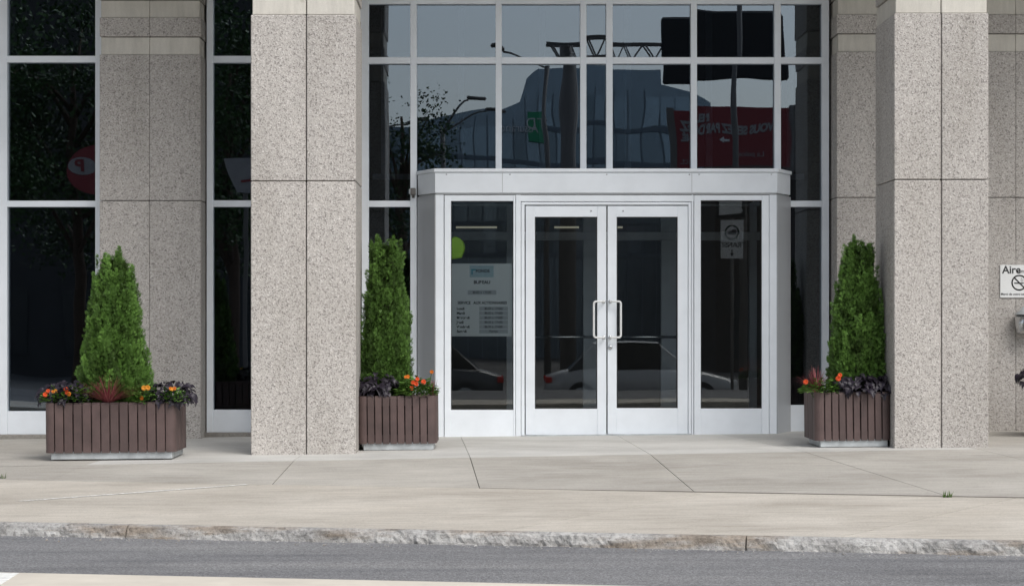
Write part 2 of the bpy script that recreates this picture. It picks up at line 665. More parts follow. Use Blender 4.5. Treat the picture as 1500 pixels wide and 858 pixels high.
# worn white line scored over the front slabs
p, q = Vector(rg(28, 734)), Vector(rg(362, 709.5))
dv = (q - p).normalized(); nn = Vector((-dv.y, dv.x))
vs, fs = [], []
for k in range(60):
    t0, t1 = k / 60, (k + .8 + .2 * rnd.random()) / 60
    w = .012 + .012 * rnd.random()
    b0 = len(vs)
    for t, s in ((t0, -1), (t1, -1), (t1, 1), (t0, 1)):
        c = p.lerp(q, t) + nn * s * w
        vs.append((c.x, c.y, g(c.x, c.y) + .003))
    fs.append((b0, b0 + 1, b0 + 2, b0 + 3))
tag(pyd('painted_line', vs, fs, 'paint_white'), 'thin worn white line slanting across the front slabs', 'marking', kind='structure')

# kerb stones
kerb = tag(empty('kerb'), 'chipped grey concrete kerb along the lane', 'kerb', kind='structure')
kdir = L_kerb_back[1].normalized()
knor = Vector((kdir.y, -kdir.x))
if knor.y > 0: knor = -knor
k0 = L_kerb_back[0]
KH, KW = .078, .085


def kerb_point(s):
    p = k0 + kdir * s
    return p


cuts = [-11, -7.2, -3.5, .86, 4.6, 8.2, 11.5, 14]
for ci in range(len(cuts) - 1):
    s0, s1 = cuts[ci] + .004, cuts[ci + 1] - .004
    n = max(8, int((s1 - s0) / .022))
    prof = [(0, -.35), (0, -.02), (0.0, 0.0), (.03, .003), (.055, 0), (.075, -.012), (.086, -.035), (.092, -.06), (.098, -.085), (.102, -.11), (.105, -.35)]
    vs, fs = [], []
    for i in range(n + 1):
        s = s0 + (s1 - s0) * i / n
        c = kerb_point(s)
        zt = g(c.x, c.y)
        for j, (o, z) in enumerate(prof):
            P = Vector((c.x, c.y, zt)) + Vector((knor.x, knor.y, 0)) * o + Vector((0, 0, z))
            if 3 <= j <= 9:
                ch = noise.noise(Vector((s * 1.3, 3.1, 0))) * .5 + .5
                amp = .007 + .026 * max(0, ch - .38) * 2
                dn = noise.noise(Vector((s * 9, z * 30, 5))) + .6 * noise.noise(Vector((s * 26, z * 60, 9))) + .4 * noise.noise(Vector((s * 60, z * 90, 2)))
                P += Vector((knor.x, knor.y, 0.55)) * (dn * amp - amp * .6)
            vs.append(P)
    m_ = len(prof)
    for i in range(n):
        for j in range(m_ - 1):
            fs.append((i * m_ + j, i * m_ + j + 1, (i + 1) * m_ + j + 1, (i + 1) * m_ + j))
    fs.append(tuple(range(m_))); fs.append(tuple(n * m_ + j for j in range(m_))[::-1])
    pyd('kerb_stone', vs, fs, 'kerb', kerb)


def road_z(x, y=0):
    c = isect(L_kerb_back, (Vector((x, 0)), Vector((0, 1))))
    return g(x, c[1]) - KH


MED = .115
def med_z(x, y=0): return road_z(max(-6, min(6, x))) + MED


mp = [ray_ground(a, b, med_z, 10) for a, b in ((0, 838), (520, 849), (1000, 857.5))]
L_med = line_at(mp[0], mp[2])
bm = bmesh.new()
xs_ = [-14 + i * 1.0 for i in range(29)]
top, bot = [], []
for x in xs_:
    v = Vector((x, 0)); up = (v, Vector((0, 1)))
    top.append(bm.verts.new((x, isect(L_kerb_back, up)[1] - .02, road_z(x))))
    bot.append(bm.verts.new((x, isect(L_med, up)[1] - .1, road_z(x))))
for i in range(len(xs_) - 1):
    bm.faces.new((top[i], top[i + 1], bot[i + 1], bot[i]))
tag(from_bm('road', bm, 'asphalt'), 'grey asphalt lane between the kerb and the near concrete', 'road', kind='structure')
# near concrete edge + the plaza the photograph was taken from
bm = bmesh.new()
bm_prism(bm, [(-14, -12.0), (14, -13.4), isect(L_med, VJ[-1]), isect(L_med, VJ[0])], -.44, med_z)
bmesh.ops.bevel(bm, geom=[e for e in bm.edges if all(abs(v.co.z - med_z(v.co.x)) < 1e-4 for v in e.verts)], offset=.02, segments=2, affect='EDGES')
tag(from_bm('traffic_island', bm, 'plaza'), 'pale concrete edge on the near side of the lane', 'pavement', kind='structure')
a = ray_ground(-60, 837.4, med_z, 10); b = ray_ground(35, 839.4, med_z, 10)
bm = bmesh.new()
bm_prism(bm, shrink([(a[0], a[1] - .6), (b[0] + .02, b[1] - .6), b, a], .02), lambda x, y: med_z(x) + .001, lambda x, y: med_z(x) + .005)
tag(from_bm('painted_patch', bm, 'paint_white'), 'white painted patch at the left end of the near concrete', 'marking', kind='structure')
bm = bmesh.new()
rw = [[bm.verts.new((x, y, z)) for x in (-200, 200)] for y, z in ((-11.6, -.27), (-21.9, -.27), (-26.5, -.92), (-46, -.92))]
for i in range(3):
    bm.faces.new((rw[i][0], rw[i][1], rw[i + 1][1], rw[i + 1][0]))
tag(from_bm('far_road', bm, 'asphalt'), 'wide asphalt street mirrored in the door glass', 'road', kind='structure')


# ------------------------------------------------------------------ the office building
B = empty('office_building')
tag(B, 'office building with granite pillars and white framed glass entrance', 'building')
ROWS = [(-.10, 2.235, 0), (2.242, 3.620, 0), (3.622, 3.786, 1), (3.793, 3.972, 0), (3.974, 4.135, 1), (4.142, 5.30, 0)]
TOPZ = 5.3
JW = .004


def clad(core, x0, x1, yf, joints, bevel=.004, dz=0.0, th=.06, JW=.004):
    """front cladding: columns split at joints, rows of ROWS"""
    xs = [x0] + joints + [x1]
    for i in range(len(xs) - 1):
        for (z0, z1, bnd) in ROWS:
            a = xs[i] + (JW if i else 0)
            b = xs[i + 1] - (JW if i < len(xs) - 2 else 0)
            set_ = .012 if bnd else 0
            if i == 0 : a += set_
            if i == len(xs) - 2: b -= set_
            box('stone_band' if bnd else 'granite_panel', a, b, yf + set_, yf + th, z0 + dz, z1 + dz, 'band_stone' if bnd else 'granite', core, bevel)


def pillar(x0, x1, joint, yf, depth, dz, label):
    yb = yf + depth
    core = box('pillar', x0 + .05, x1 - .05, yf + .05, yb - .05, -.2, TOPZ - .01, 'joint', B)
    tag(core, label)
    clad(core, x0, x1, yf, [joint], .006, dz)
    for (z0, z1, bnd) in ROWS:
        s = .012 if bnd else 0
        for xa, xb in ((x0 + s, x0 + .058), (x1 - .058, x1 - s)):
            box('stone_band' if bnd else 'granite_panel', xa, xb, yf + .062, yb - .062, z0 + dz, z1 + dz, 'band_stone' if bnd else 'granite', core, .004)
        box('stone_band' if bnd else 'granite_panel', x0 + s, x1 - s, yb - .06, yb - s, z0 + dz, z1 + dz, 'band_stone' if bnd else 'granite', core, .006)


dp = 17.6
YP = dp + CY
pillar(PX(367.5, dp), PX(521, dp), PX(448.5, dp), YP, .86, 0.0, 'broad granite pillar left of the entrance')
pillar(PX(1310, dp), PX(1448, dp), PX(1379, dp), YP, .86, .012, 'narrower granite pillar right of the entrance')

# recessed granite walls
dw = 20.07
YW = dw + CY


def rwall(x0, x1, joints, dz=0.0, label=None):
    core = box('wall', x0 + .03, x1 - .03, YW + .05, .40, -.2, TOPZ - .01, 'joint', B)
    if label: tag(core, label)
    clad(core, x0, x1, YW, joints, .003, dz, .06, .0014)
    for (z0, z1, bnd) in ROWS:
        s = .012 if bnd else 0
        for xa, xb in ((x0 + s, x0 + .058), (x1 - .058, x1 - s)):
            box('stone_band' if bnd else 'granite_panel', xa, xb, YW + .062, .40, z0 + dz, z1 + dz, 'band_stone' if bnd else 'granite', core, .003)
    return core


DWALL = -.022
rwall(PX(146, dw), PX(294, dw), [PX(219, dw)], DWALL, 'recessed granite wall behind the large planter')
rwall(PX(400, dw), PX(526, dw), [PX(463, dw)], DWALL)
rwall(PX(1226, dw), PX(1950, dw), [PX(x, dw) for x in (1301, 1395, 1488, 1581, 1675, 1770, 1860)], .008, 'recessed granite wall right of the entrance')
rwall(-8.6, PX(-170, dw), [-7.6, -6.7], DWALL)

# curtain walls
dg_ = DY(-.06)
YG = 0.0


def window_group(name, jambs, mulls, trans, zb, sill_z, tr_spans=None, label=None, top=TOPZ):
    """jambs/mulls in pixels (x0,x1); trans list of (y0,y1); panes between"""
    X = lambda x: PX(x, dg_)
    Z = lambda y: PZ(y, dg_)
    j0, j1 = jambs
    root = empty(name, parent=B)
    for j in (j0, j1):
        box('jamb', X(j[0]), X(j[1]), -.06, .08, zb, top, 'aluminium', root, .003)
    if label: tag(root, label)
    return root, X, Z


def pane(root, x0, x1, z0, z1, y=0.0, m='glass'):
    cx, cz = (x0 + x1) / 2, (z0 + z1) / 2
    o = box('pane', x0 - cx, x1 - cx, 0, .006, z0 - cz, z1 - cz, m, root)
    o.location = (cx, y, cz)
    o.rotation_euler = (rnd.uniform(-.0014, .0014), 0, rnd.uniform(-.0016, .0016))


UP = [3.02]


def simple_window(j0, j1, trans, panel_y, base_y, label=None):
    X = lambda x: PX(x, dg_)
    Z = lambda y: PZ(y, dg_)
    root, X, Z = window_group('window', (j0, j1), [], trans, Z(base_y), 0, label=label)
    xa, xb = X(j0[1]), X(j1[0])
    zz = [Z(panel_y)]
    for (ya, yb) in sorted(trans, key=lambda t: -t[0]):
        box('transom', xa, xb, -.055, .06, Z(yb), Z(ya), 'aluminium', root, .002)
        zz += [Z(yb), Z(ya)]
    zz.append(TOPZ)
    for k in range(0, len(zz), 2):
        pane(root, xa - .01, xb + .01, zz[k] - .005, zz[k + 1] + .005)
    box('base_panel', xa, xb, -.052, .03, Z(base_y), Z(panel_y), 'aluminium', root, .003)
    box('sill', X(j0[0]) - .02, X(j1[1]) + .02, -.12, .2, -.2, Z(base_y), 'sill', root, .005)
    return root


simple_window((-1, 10.5), (139.5, 150), [(82, 91.5), (294, 303), (-122, -112)], 602, 636, 'dark window left of the recessed granite wall')
simple_window((-178, -166), (-12, -1.6), [(82, 91.5), (294, 303), (-122, -112)], 602, 636)
simple_window((302.5, 312), (392, 404), [(82, 92), (293.5, 303), (-122, -112)], 600, 633, 'narrow window between granite wall and pillar')

# central curtain wall
X = lambda x: PX(x, dg_)
Z = lambda y: PZ(y, dg_)
cw, _, _ = window_group('curtain_wall', ((527, 540), (1204, 1214.5)), [], [], -.04, 0, label='tall white framed curtain wall above the entrance')
MUL = [(601, 610.5), (726, 735), (850, 859), (888, 897.5), (1012, 1021), (1134.5, 1144)]
edges = [(527, 540)] + MUL + [(1204, 1214.5)]
VTOP = 250
for i, (a, b) in enumerate(MUL):
    zb = -.04 if i in (0, 5) else Z(VTOP)
    box('mullion', X(a), X(b), -.06, .08, zb, TOPZ, 'aluminium', cw, .003)
for i in range(len(edges) - 1):
    xa, xb = X(edges[i][1]), X(edges[i + 1][0])
    side = i in (0, len(edges) - 2)
    tr = [(84, 93.5), (-3, 6), (-122, -112)]
    if side: tr = [(294, 303)] + tr
    zbot = Z(600 if i == 0 else 593) if side else Z(252)
    zz = [zbot]
    for (ya, yb) in tr:
        box('transom', xa, xb, -.055, .06, Z(yb), Z(ya), 'aluminium', cw, .002)
        zz += [Z(yb), Z(ya)]
    zz.append(TOPZ)
    for k in range(0, len(zz), 2):
        pane(cw, xa - .01, xb + .01, zz[k] - .005, zz[k + 1] + .005)
    if side:
        box('base_panel', xa, xb, -.052, .03, -.03, zbot, 'aluminium', cw, .003)

# ---- entrance vestibule
dv_ = 20.0
YV = dv_ + CY        # -0.45
VX = lambda x: PX(x, dv_)
VZ = lambda y: PZ(y, dv_)
xl, xr = VX(637), VX(1139)
XLB, XRB = X(611.5), X(1158)
outer = [(xl, YV), (xr, YV), (XRB, -.07), (XLB, -.07)]


def grow(w):
    return shrink(outer, -w)[:2] + [(XRB + w, -.066), (XLB - w, -.066)]


hd = prism('vestibule_header', grow(-.004), VZ(282.5), VZ(252.5), 'aluminium', B)
tag(hd, 'white metal fascia over the double doors')
prism('cap', grow(.012), VZ(252.5) + .002, VZ(247), 'aluminium', hd, .003)
prism('drip_groove', grow(-.016), VZ(285) , VZ(282.5) - .001, 'aluminium_dark', hd)
for xx in (736, 1013.5):
    box('seam', VX(xx) - .002, VX(xx) + .002, YV + .002, YV + .03, VZ(281.5), VZ(253.5), 'aluminium_dark', hd)
for xx in (654, 747, 889, 1010, 1024, 1130):
    bm = bmesh.new(); bm_lathe(bm, [(.006, 0), (.006, .004), (.003, .006)], 8)
    bmesh.ops.rotate(bm, verts=bm.verts, matrix=Matrix.Rotation(R(90), 3, 'X'))
    bmesh.ops.translate(bm, verts=bm.verts, vec=(VX(xx), YV + .003, VZ(255.5)))
    from_bm('screw', bm, 'steel', hd)
# slanting corner panels
zf = -.03
for (p0, p1, m, lb) in (((xl, YV), (XLB, -.07), 'anodised', 'slanting metal panel at the left end of the vestibule'), ((XRB, -.07), (xr, YV), 'anodised', 'slanting metal panel at the right end of the vestibule')):
    p0, p1 = Vector(p0), Vector(p1)
    dvv = (p1 - p0).normalized(); nn = Vector((-dvv.y, dvv.x))
    if nn.y < 0: nn = -nn
    q = prism('corner_panel', [tuple(p0), tuple(p1), tuple(p1 + nn * .04), tuple(p0 + nn * .04)], zf, VZ(285) - .002, m, B)
    tag(q, lb)


def bars(name, rects, y0, y1, m, parent, bevel=.003):
    """rects in pixels of the vestibule plane joined to one frame"""
    bm = bmesh.new()
    for (a, b, c, d) in rects:
        bm_box(bm, VX(a), VX(b), y0, y1, VZ(d), VZ(c), bevel)
    return from_bm(name, bm, m, parent)


for (a, b, yb) in ((638, 650, 641), (755.5, 763, 639.5), (1013, 1016, 637.5), (1127, 1138, 637)):
    box('vestibule_post', VX(a), VX(b), YV + .002, YV + .10, VZ(yb + 3), VZ(285.5), 'aluminium', B, .004)
# sidelights
for (x0, x1, gx0, gx1, gy0, gy1, yb, lb) in ((651, 755, 660.5, 752, 294.5, 600, 640, 'glass sidelight with the hours notice'), (1016.8, 1126.4, 1026.5, 1116, 293.5, 598, 637, 'glass sidelight right of the doors')):
    sl = empty('sidelight', parent=B)
    bars('stile', [(x0, gx0, 286, yb)], YV - .001, YV + .07, 'aluminium', sl)
    bars('stile', [(gx1, x1, 286, yb)], YV - .001, YV + .07, 'aluminium', sl)
    tag(sl, lb)
    bars('rail', [(gx0, gx1, 286, gy0)], YV + .003, YV + .06, 'aluminium', sl, .002)
    bars('rail', [(gx0, gx1, gy1, yb)], YV + .003, YV + .06, 'aluminium', sl, .002)
    bars('gasket', [(gx0, gx0 + 1, gy0, gy1), (gx1 - 1, gx1, gy0, gy1), (gx0 + 1, gx1 - 1, gy0, gy0 + 1), (gx0 + 1, gx1 - 1, gy1 - 1, gy1)], YV + .018, YV + .05, 'rubber', sl, 0)
    box('pane', VX(gx0 - .5), VX(gx1 + .5), YV + .03, YV + .036, VZ(gy1 + .5), VZ(gy0 - .5), 'glass_door', sl)
    box('floor_gasket', VX(x0), VX(x1), YV + .01, YV + .06, VZ(yb + 3), VZ(yb) - .001, 'rubber', sl)
# door frame
df = bars('door_frame', [(763.6, 768.5, 296, 638), (1008.5, 1012.5, 296, 636.5), (768.5, 1008.5, 296, 300)], YV + .006, YV + .08, 'aluminium', B, .003)
bars('stop', [(756, 763, 286, 288), ], YV + .01, YV + .05, 'aluminium', df, 0)
box('head', VX(755.5), VX(1016.5), YV + .003, YV + .09, VZ(295.2), VZ(286), 'aluminium', df, .003)
box('stop', VX(768.5), VX(1008.5), YV + .05, YV + .08, VZ(303), VZ(300), 'aluminium_dark', df)
th = prism('threshold', [(VX(764), YV - .05), (VX(1012), YV - .05), (VX(1012), YV + .12), (VX(764), YV + .12)], lambda x, y: g(x, y) - .02, lambda x, y: g(x, y) + .010, 'galvanised', B, .003)


def door(x0, x1, gx0, gx1, gy0, gy1, y0, yb, hx, hside, lb):
    d = empty('door', parent=B)
    bars('stile', [(x0, gx0, y0, yb)], YV + .018, YV + .062, 'aluminium', d)
    bars('stile', [(gx1, x1, y0, yb)], YV + .018, YV + .062, 'aluminium', d)
    tag(d, lb)
    bars('rail', [(gx0, gx1, y0, gy0)], YV + .020, YV + .060, 'aluminium', d, .002)
    bars('rail', [(gx0, gx1, gy1, yb)], YV + .020, YV + .060, 'aluminium', d, .002)
    bars('gasket', [(gx0, gx0 + 1.3, gy0, gy1), (gx1 - 1.3, gx1, gy0, gy1), (gx0 + 1.3, gx1 - 1.3, gy0, gy0 + 1.3), (gx0 + 1.3, gx1 - 1.3, gy1 - 1.3, gy1)], YV + .028, YV + .05, 'rubber', d, 0)
    box('pane', VX(gx0 - .5), VX(gx1 + .5), YV + .037, YV + .043, VZ(gy1 + .5), VZ(gy0 - .5), 'glass_door', d)
    # pull handle, bowed away from the stile
    hz0, hz1 = VZ(494), VZ(441.5)
    xa, xb = VX(hx), VX(hx + hside * 15)
    yo = YV - .05
    pts = [(xa, YV + .02, hz1), (xa, yo + .012, hz1), (xa + (xb - xa) * .08, yo, hz1)]
    r_ = .022
    for k in range(7):
        t = k / 6 * math.pi / 2
        pts.append((xb - hside * r_ + hside * r_ * math.sin(t), yo, hz1 - r_ + r_ * math.cos(t)))
    for k in range(7):
        t = k / 6 * math.pi / 2
        pts.append((xb - hside * r_ + hside * r_ * math.cos(t), yo, hz0 + r_ - r_ * math.sin(t)))
    pts += [(xa + (xb - xa) * .08, yo, hz0), (xa, yo + .012, hz0), (xa, YV + .02, hz0)]
    h = tube('handle', pts, .0100, 'sign_white', d, 10)
    for hz in (hz0, hz1):
        bm = bmesh.new(); bm_lathe(bm, [(.018, 0), (.018, .006), (.012, .009)], 12)
        bmesh.ops.rotate(bm, verts=bm.verts, matrix=Matrix.Rotation(R(90), 3, 'X'))
        bmesh.ops.translate(bm, verts=bm.verts, vec=(xa, YV + .019, hz))
        from_bm('rosette', bm, 'steel', d, True)
    tube('push_bar', [(VX(gx0 - 3), YV + .11, VZ(493.5)), (VX(gx1 + 3), YV + .11, VZ(493.5))], .012, 'steel', d, 8)
    bm = bmesh.new(); bm_lathe(bm, [(.008, 0), (.008, .004), (.005, .006)], 8)
    bmesh.ops.rotate(bm, verts=bm.verts, matrix=Matrix.Rotation(R(90), 3, 'X'))
    bmesh.ops.translate(bm, verts=bm.verts, vec=(VX(866 if hside < 0 else 913), YV + .019, VZ(309)))
    from_bm('screw', bm, 'steel', d)
    return d


door(770, 888.3, 783.5, 875, 317.5, 598.5, 301.5, 636.5, 884.5, -1, 'left leaf of the glazed double doors')
d2 = door(890.2, 1008, 903.5, 993, 317.5, 597.5, 301.5, 635.5, 894, 1, 'right leaf of the glazed double doors, with the lock')
bm = bmesh.new(); bm_lathe(bm, [(.022, 0), (.022, .008), (.016, .014), (.006, .014)], 14)
bmesh.ops.rotate(bm, verts=bm.verts, matrix=Matrix.Rotation(R(90), 3, 'X'))
bmesh.ops.translate(bm, verts=bm.verts, vec=(VX(894), YV + .018, VZ(508.5)))
from_bm('lock', bm, 'steel', d2, True)

# interior
box('interior_floor', -8.5, 10, -.02, 7, -.12, -.015, 'interior_floor', B)
box('interior_wall', -8.5, 10, 7, 7.2, -.12, TOPZ, 'interior', B)
for xx in (-8.6, 10):
    box('interior_wall', xx, xx + .1, .41, 7, -.12, TOPZ, 'interior', B)
box('interior_ceiling', -8.5, 10, .35, 7, 4.55, 4.65, 'interior', B)
inner = empty('inner_partition', (0, 0, 0), parent=B)
di = DY(1.2)
IX = lambda x: PX(x, di); IZ = lambda y: PZ(y, di)
for (a, b) in ((645, 655), (742, 753), (854, 876), (968, 990), (1097, 1108)):
    box('post', IX(a), IX(b), 1.16, 1.24, -.015, IZ(300), 'interior_metal', inner, .003)
box('header', IX(640), IX(1112), 1.14, 1.26, IZ(352), IZ(340), 'interior_metal', inner, .003)
box('header', IX(640), IX(1112), 1.14, 1.26, IZ(302), IZ(296), 'interior_metal', inner, .003)
box('vestibule_ceiling', VX(652), VX(1126), YV + .1, 1.13, VZ(285.5), VZ(283), 'interior', B)
for (a, b) in ((668, 728), (812, 848), (893, 912)):
    tb = tube('ceiling_lamp', [(PX(a, 22.6), 2.15, PZ(333, 22.6)), (PX(b, 22.6), 2.15, PZ(333, 22.6))], .011, 'tube', B, 8)
# pale blinds rails and office partitions seen faintly through the upper panes
op = empty('office_partition', parent=B)
for xx in (-1.2, -.35, .55, 1.5, 2.4, 3.3):
    box('post', xx, xx + .07, 3.0, 3.07, 2.65, 4.54, 'interior_metal', op)
for zz in (2.65, 3.95):
    box('rail', -1.3, 3.5, 3.08, 3.13, zz, zz + .06, 'interior_metal', op)
# storeys above
us = box('upper_storey', -9, 10.5, YP + .02, 9, TOPZ, 12, 'granite', B)
box('soffit', -8.9, 10.4, YP + .1, .0, TOPZ - .06, TOPZ - .002, 'band_stone', B)

# small grey box beside the vestibule
fx = empty('wall_fixture', (X(604.5), -.06, Z(281)))
tag(fx, 'small grey electrical box on the mullion left of the entrance header', 'fixture')
box('housing', -.018, .03, -.07, 0, -.033, .033, 'grey_metal', fx, .006)
box('lens', -.034, -.0185, -.06, -.01, -.024, .024, 'galvanised', fx, .004)
box('bracket', -.006, .018, -.006, .002, -.06, -.034, 'grey_metal', fx)

# hours notice inside the left sidelight
NY = YV + .046
dn = DY(NY)
NX = lambda x: PX(x, dn); NZ = lambda y: PZ(y, dn)
no = empty('hours_notice', (NX(706), NY, NZ(492.5)))
tag(no, 'grey opening hours notice in French behind the left sidelight glass', 'notice')
ox, oz = NX(706), NZ(492.5)
lx = lambda x: NX(x) - ox
lz = lambda y: NZ(y) - oz
box('panel', lx(661), lx(750.5), 0, .004, 0, lz(386), 'notice_face', no)
box('logo_panel', lx(688), lx(723), -.0022, -.0005, lz(406), lz(389), 'logo_panel', no)
prism_xz('logo_mark', [(lx(690.5), lz(402)), (lx(692.5), lz(402)), (lx(692.5), lz(396)), (lx(697), lz(396)), (lx(697), lz(394)), (lx(690.5), lz(394))], -.0040, -.0026, 'logo_teal', no)
TK = dict(m='black_print', parent=no, depth=.0004)
text('lettering', 'FONDS', .040, (lx(707), -.0035, lz(397)), weight=.0014, **TK)
text('lettering', 'BUREAU', .042, (lx(706), -.0020, lz(413.5)), weight=.0016, **TK)
box('hours_strip', lx(685), lx(727), -.0022, -.0005, lz(431.5), lz(425), 'notice_box', no)
text('lettering', '8h00 à 17h00', .032, (lx(706), -.0032, lz(428.3)), weight=.0003, **TK)
text('lettering', 'SERVICE   AUX ACTIONNAIRES', .036, (lx(706.5), -.0020, lz(443.5)), weight=.0013, xs=.93, **TK)
for k, (dname, hrs) in enumerate([('Lundi', '8h30 à 17h00'), ('Mardi', '8h30 à 17h00'), ('Mercredi', '8h30 à 17h00'), ('Jeudi', '8h30 à 17h00'), ('Vendredi', '8h30 à 17h00'), ('Samedi', 'Fermé')]):
    yy = 452 + k * 6.65
    text('lettering', dname, .033, (lx(669), -.0020, lz(yy)), weight=.0013, align='LEFT', **TK)
    box('hours_strip', lx(702), lx(744), -.0022, -.0005, lz(yy + 2.9), lz(yy - 2.9), 'notice_box', no)
    text('lettering', hrs, .031, (lx(723), -.0032, lz(yy)), weight=.0004, **TK)
# added disc standing for an unidentified yellow-green smudge in the glass
dd = DY(.6)
bm = bmesh.new()
bm_lathe(bm, [(.085, 0), (.095, .01), (.085, .02)], 20)
for v in bm.verts:
    n_ = 1 + .12 * noise.noise(v.co * 18)
    v.co.x *= n_; v.co.y *= n_ * 1.1
bmesh.ops.rotate(bm, verts=bm.verts, matrix=Matrix.Rotation(R(90), 3, 'X'))
gsn = from_bm('smudge_disc', bm, 'yellow_green')
gsn.location = (VX(667), YV + .066, VZ(363))
tag(gsn, 'yellow-green disc standing for an unidentified bright smudge behind the left sidelight', 'smudge')

# ------------------------------------------------------------------ no smoking sign and ashtray
ds = DY(YW - .012)
sx, sz = PX(1493, ds), PZ(436, ds)
ns = empty('no_smoking_sign', (sx, YW - .002, sz))
tag(ns, 'white no smoking sign on the granite wall at the right edge', 'sign')
s_ = ds / F
box('plate', -28 * s_, 28 * s_, -.012, 0, 0, 48 * s_, 'sign_white', ns, .003)
text('lettering', 'Aire', .102, (-25 * s_, -.0125, 40.5 * s_), 'black_print', ns, align='LEFT', weight=.002, xs=.98)
text('lettering', 'sans fumée', .050, (-4 * s_, -.0125, 38.8 * s_), 'black_print', ns, align='LEFT', weight=.0004)
text('lettering', 'Merci de votre collaboration', .030, (0, -.0125, 5.2 * s_), 'black_print', ns, weight=.0005)
bm = bmesh.new()
n = 40
cz = 22 * s_
ri, ro = 9.6 * s_, 11.6 * s_
vi = [(bm.verts.new((ro * math.cos(2 * math.pi * k / n), -.0132, cz + ro * math.sin(2 * math.pi * k / n))), bm.verts.new((ri * math.cos(2 * math.pi * k / n), -.0132, cz + ri * math.sin(2 * math.pi * k / n)))) for k in range(n)]
for k in range(n):
    bm.faces.new((vi[k][0], vi[(k + 1) % n][0], vi[(k + 1) % n][1], vi[k][1]))
bmesh.ops.solidify(bm, geom=bm.faces[:], thickness=.001)
from_bm('symbol_ring', bm, 'black_print', ns)
w = 1.0 * s_
dgn = ri * .72
prism_xz('symbol_bar', [(-dgn - w * .7, cz + dgn - w * .7), (-dgn + w * .7, cz + dgn + w * .7), (dgn + w * .7, cz - dgn + w * .7), (dgn - w * .7, cz - dgn - w * .7)], -.0138, -.0122, 'black_print', ns)
prism_xz('cigarette', [(-7.5 * s_, cz - 1.6 * s_), (6.5 * s_, cz - 1.6 * s_), (6.5 * s_, cz + .2 * s_), (-7.5 * s_, cz + .2 * s_)], -.0130, -.0122, 'black_print', ns)
bm = bmesh.new()
bm_tube(bm, [(4 * s_, -.0126, cz + 1.2 * s_), (2 * s_, -.0126, cz + 3.5 * s_), (4.2 * s_, -.0126, cz + 5 * s_), (2.4 * s_, -.0126, cz + 7.2 * s_)], .0018, 5)
bm_tube(bm, [(6 * s_, -.0126, cz + 1.2 * s_), (4.5 * s_, -.0126, cz + 3.2 * s_), (6.4 * s_, -.0126, cz + 4.6 * s_)], .0018, 5)
from_bm('smoke_mark', bm, 'black_print', ns)

at = empty('wall_ashtray', (PX(1500, ds), YW - .105, PZ(488, ds)))
tag(at, 'brushed steel wall ashtray under the no smoking sign', 'ashtray')
bm = bmesh.new(); bm_lathe(bm, [(.085, 0), (.095, .02), (.105, .08), (.105, .165), (.09, .165)], 28)
from_bm('bowl', bm, 'steel', at, True)
bm = bmesh.new(); bm_lathe(bm, [(.113, .175), (.113, .182), (.06, .215), (.03, .255), (.012, .262)], 28)
from_bm('hood', bm, 'galvanised', at, True)
bm = bmesh.new(); bm_lathe(bm, [(.088, .160), (.088, .180)], 20)
from_bm('neck', bm, 'rubber', at, True)
box('label_plate', -.012, .06, -.108, -.098, .045, .052, 'rubber', at)
box('bracket', -.03, .03, .09, .104, .02, .2, 'steel', at, .004)


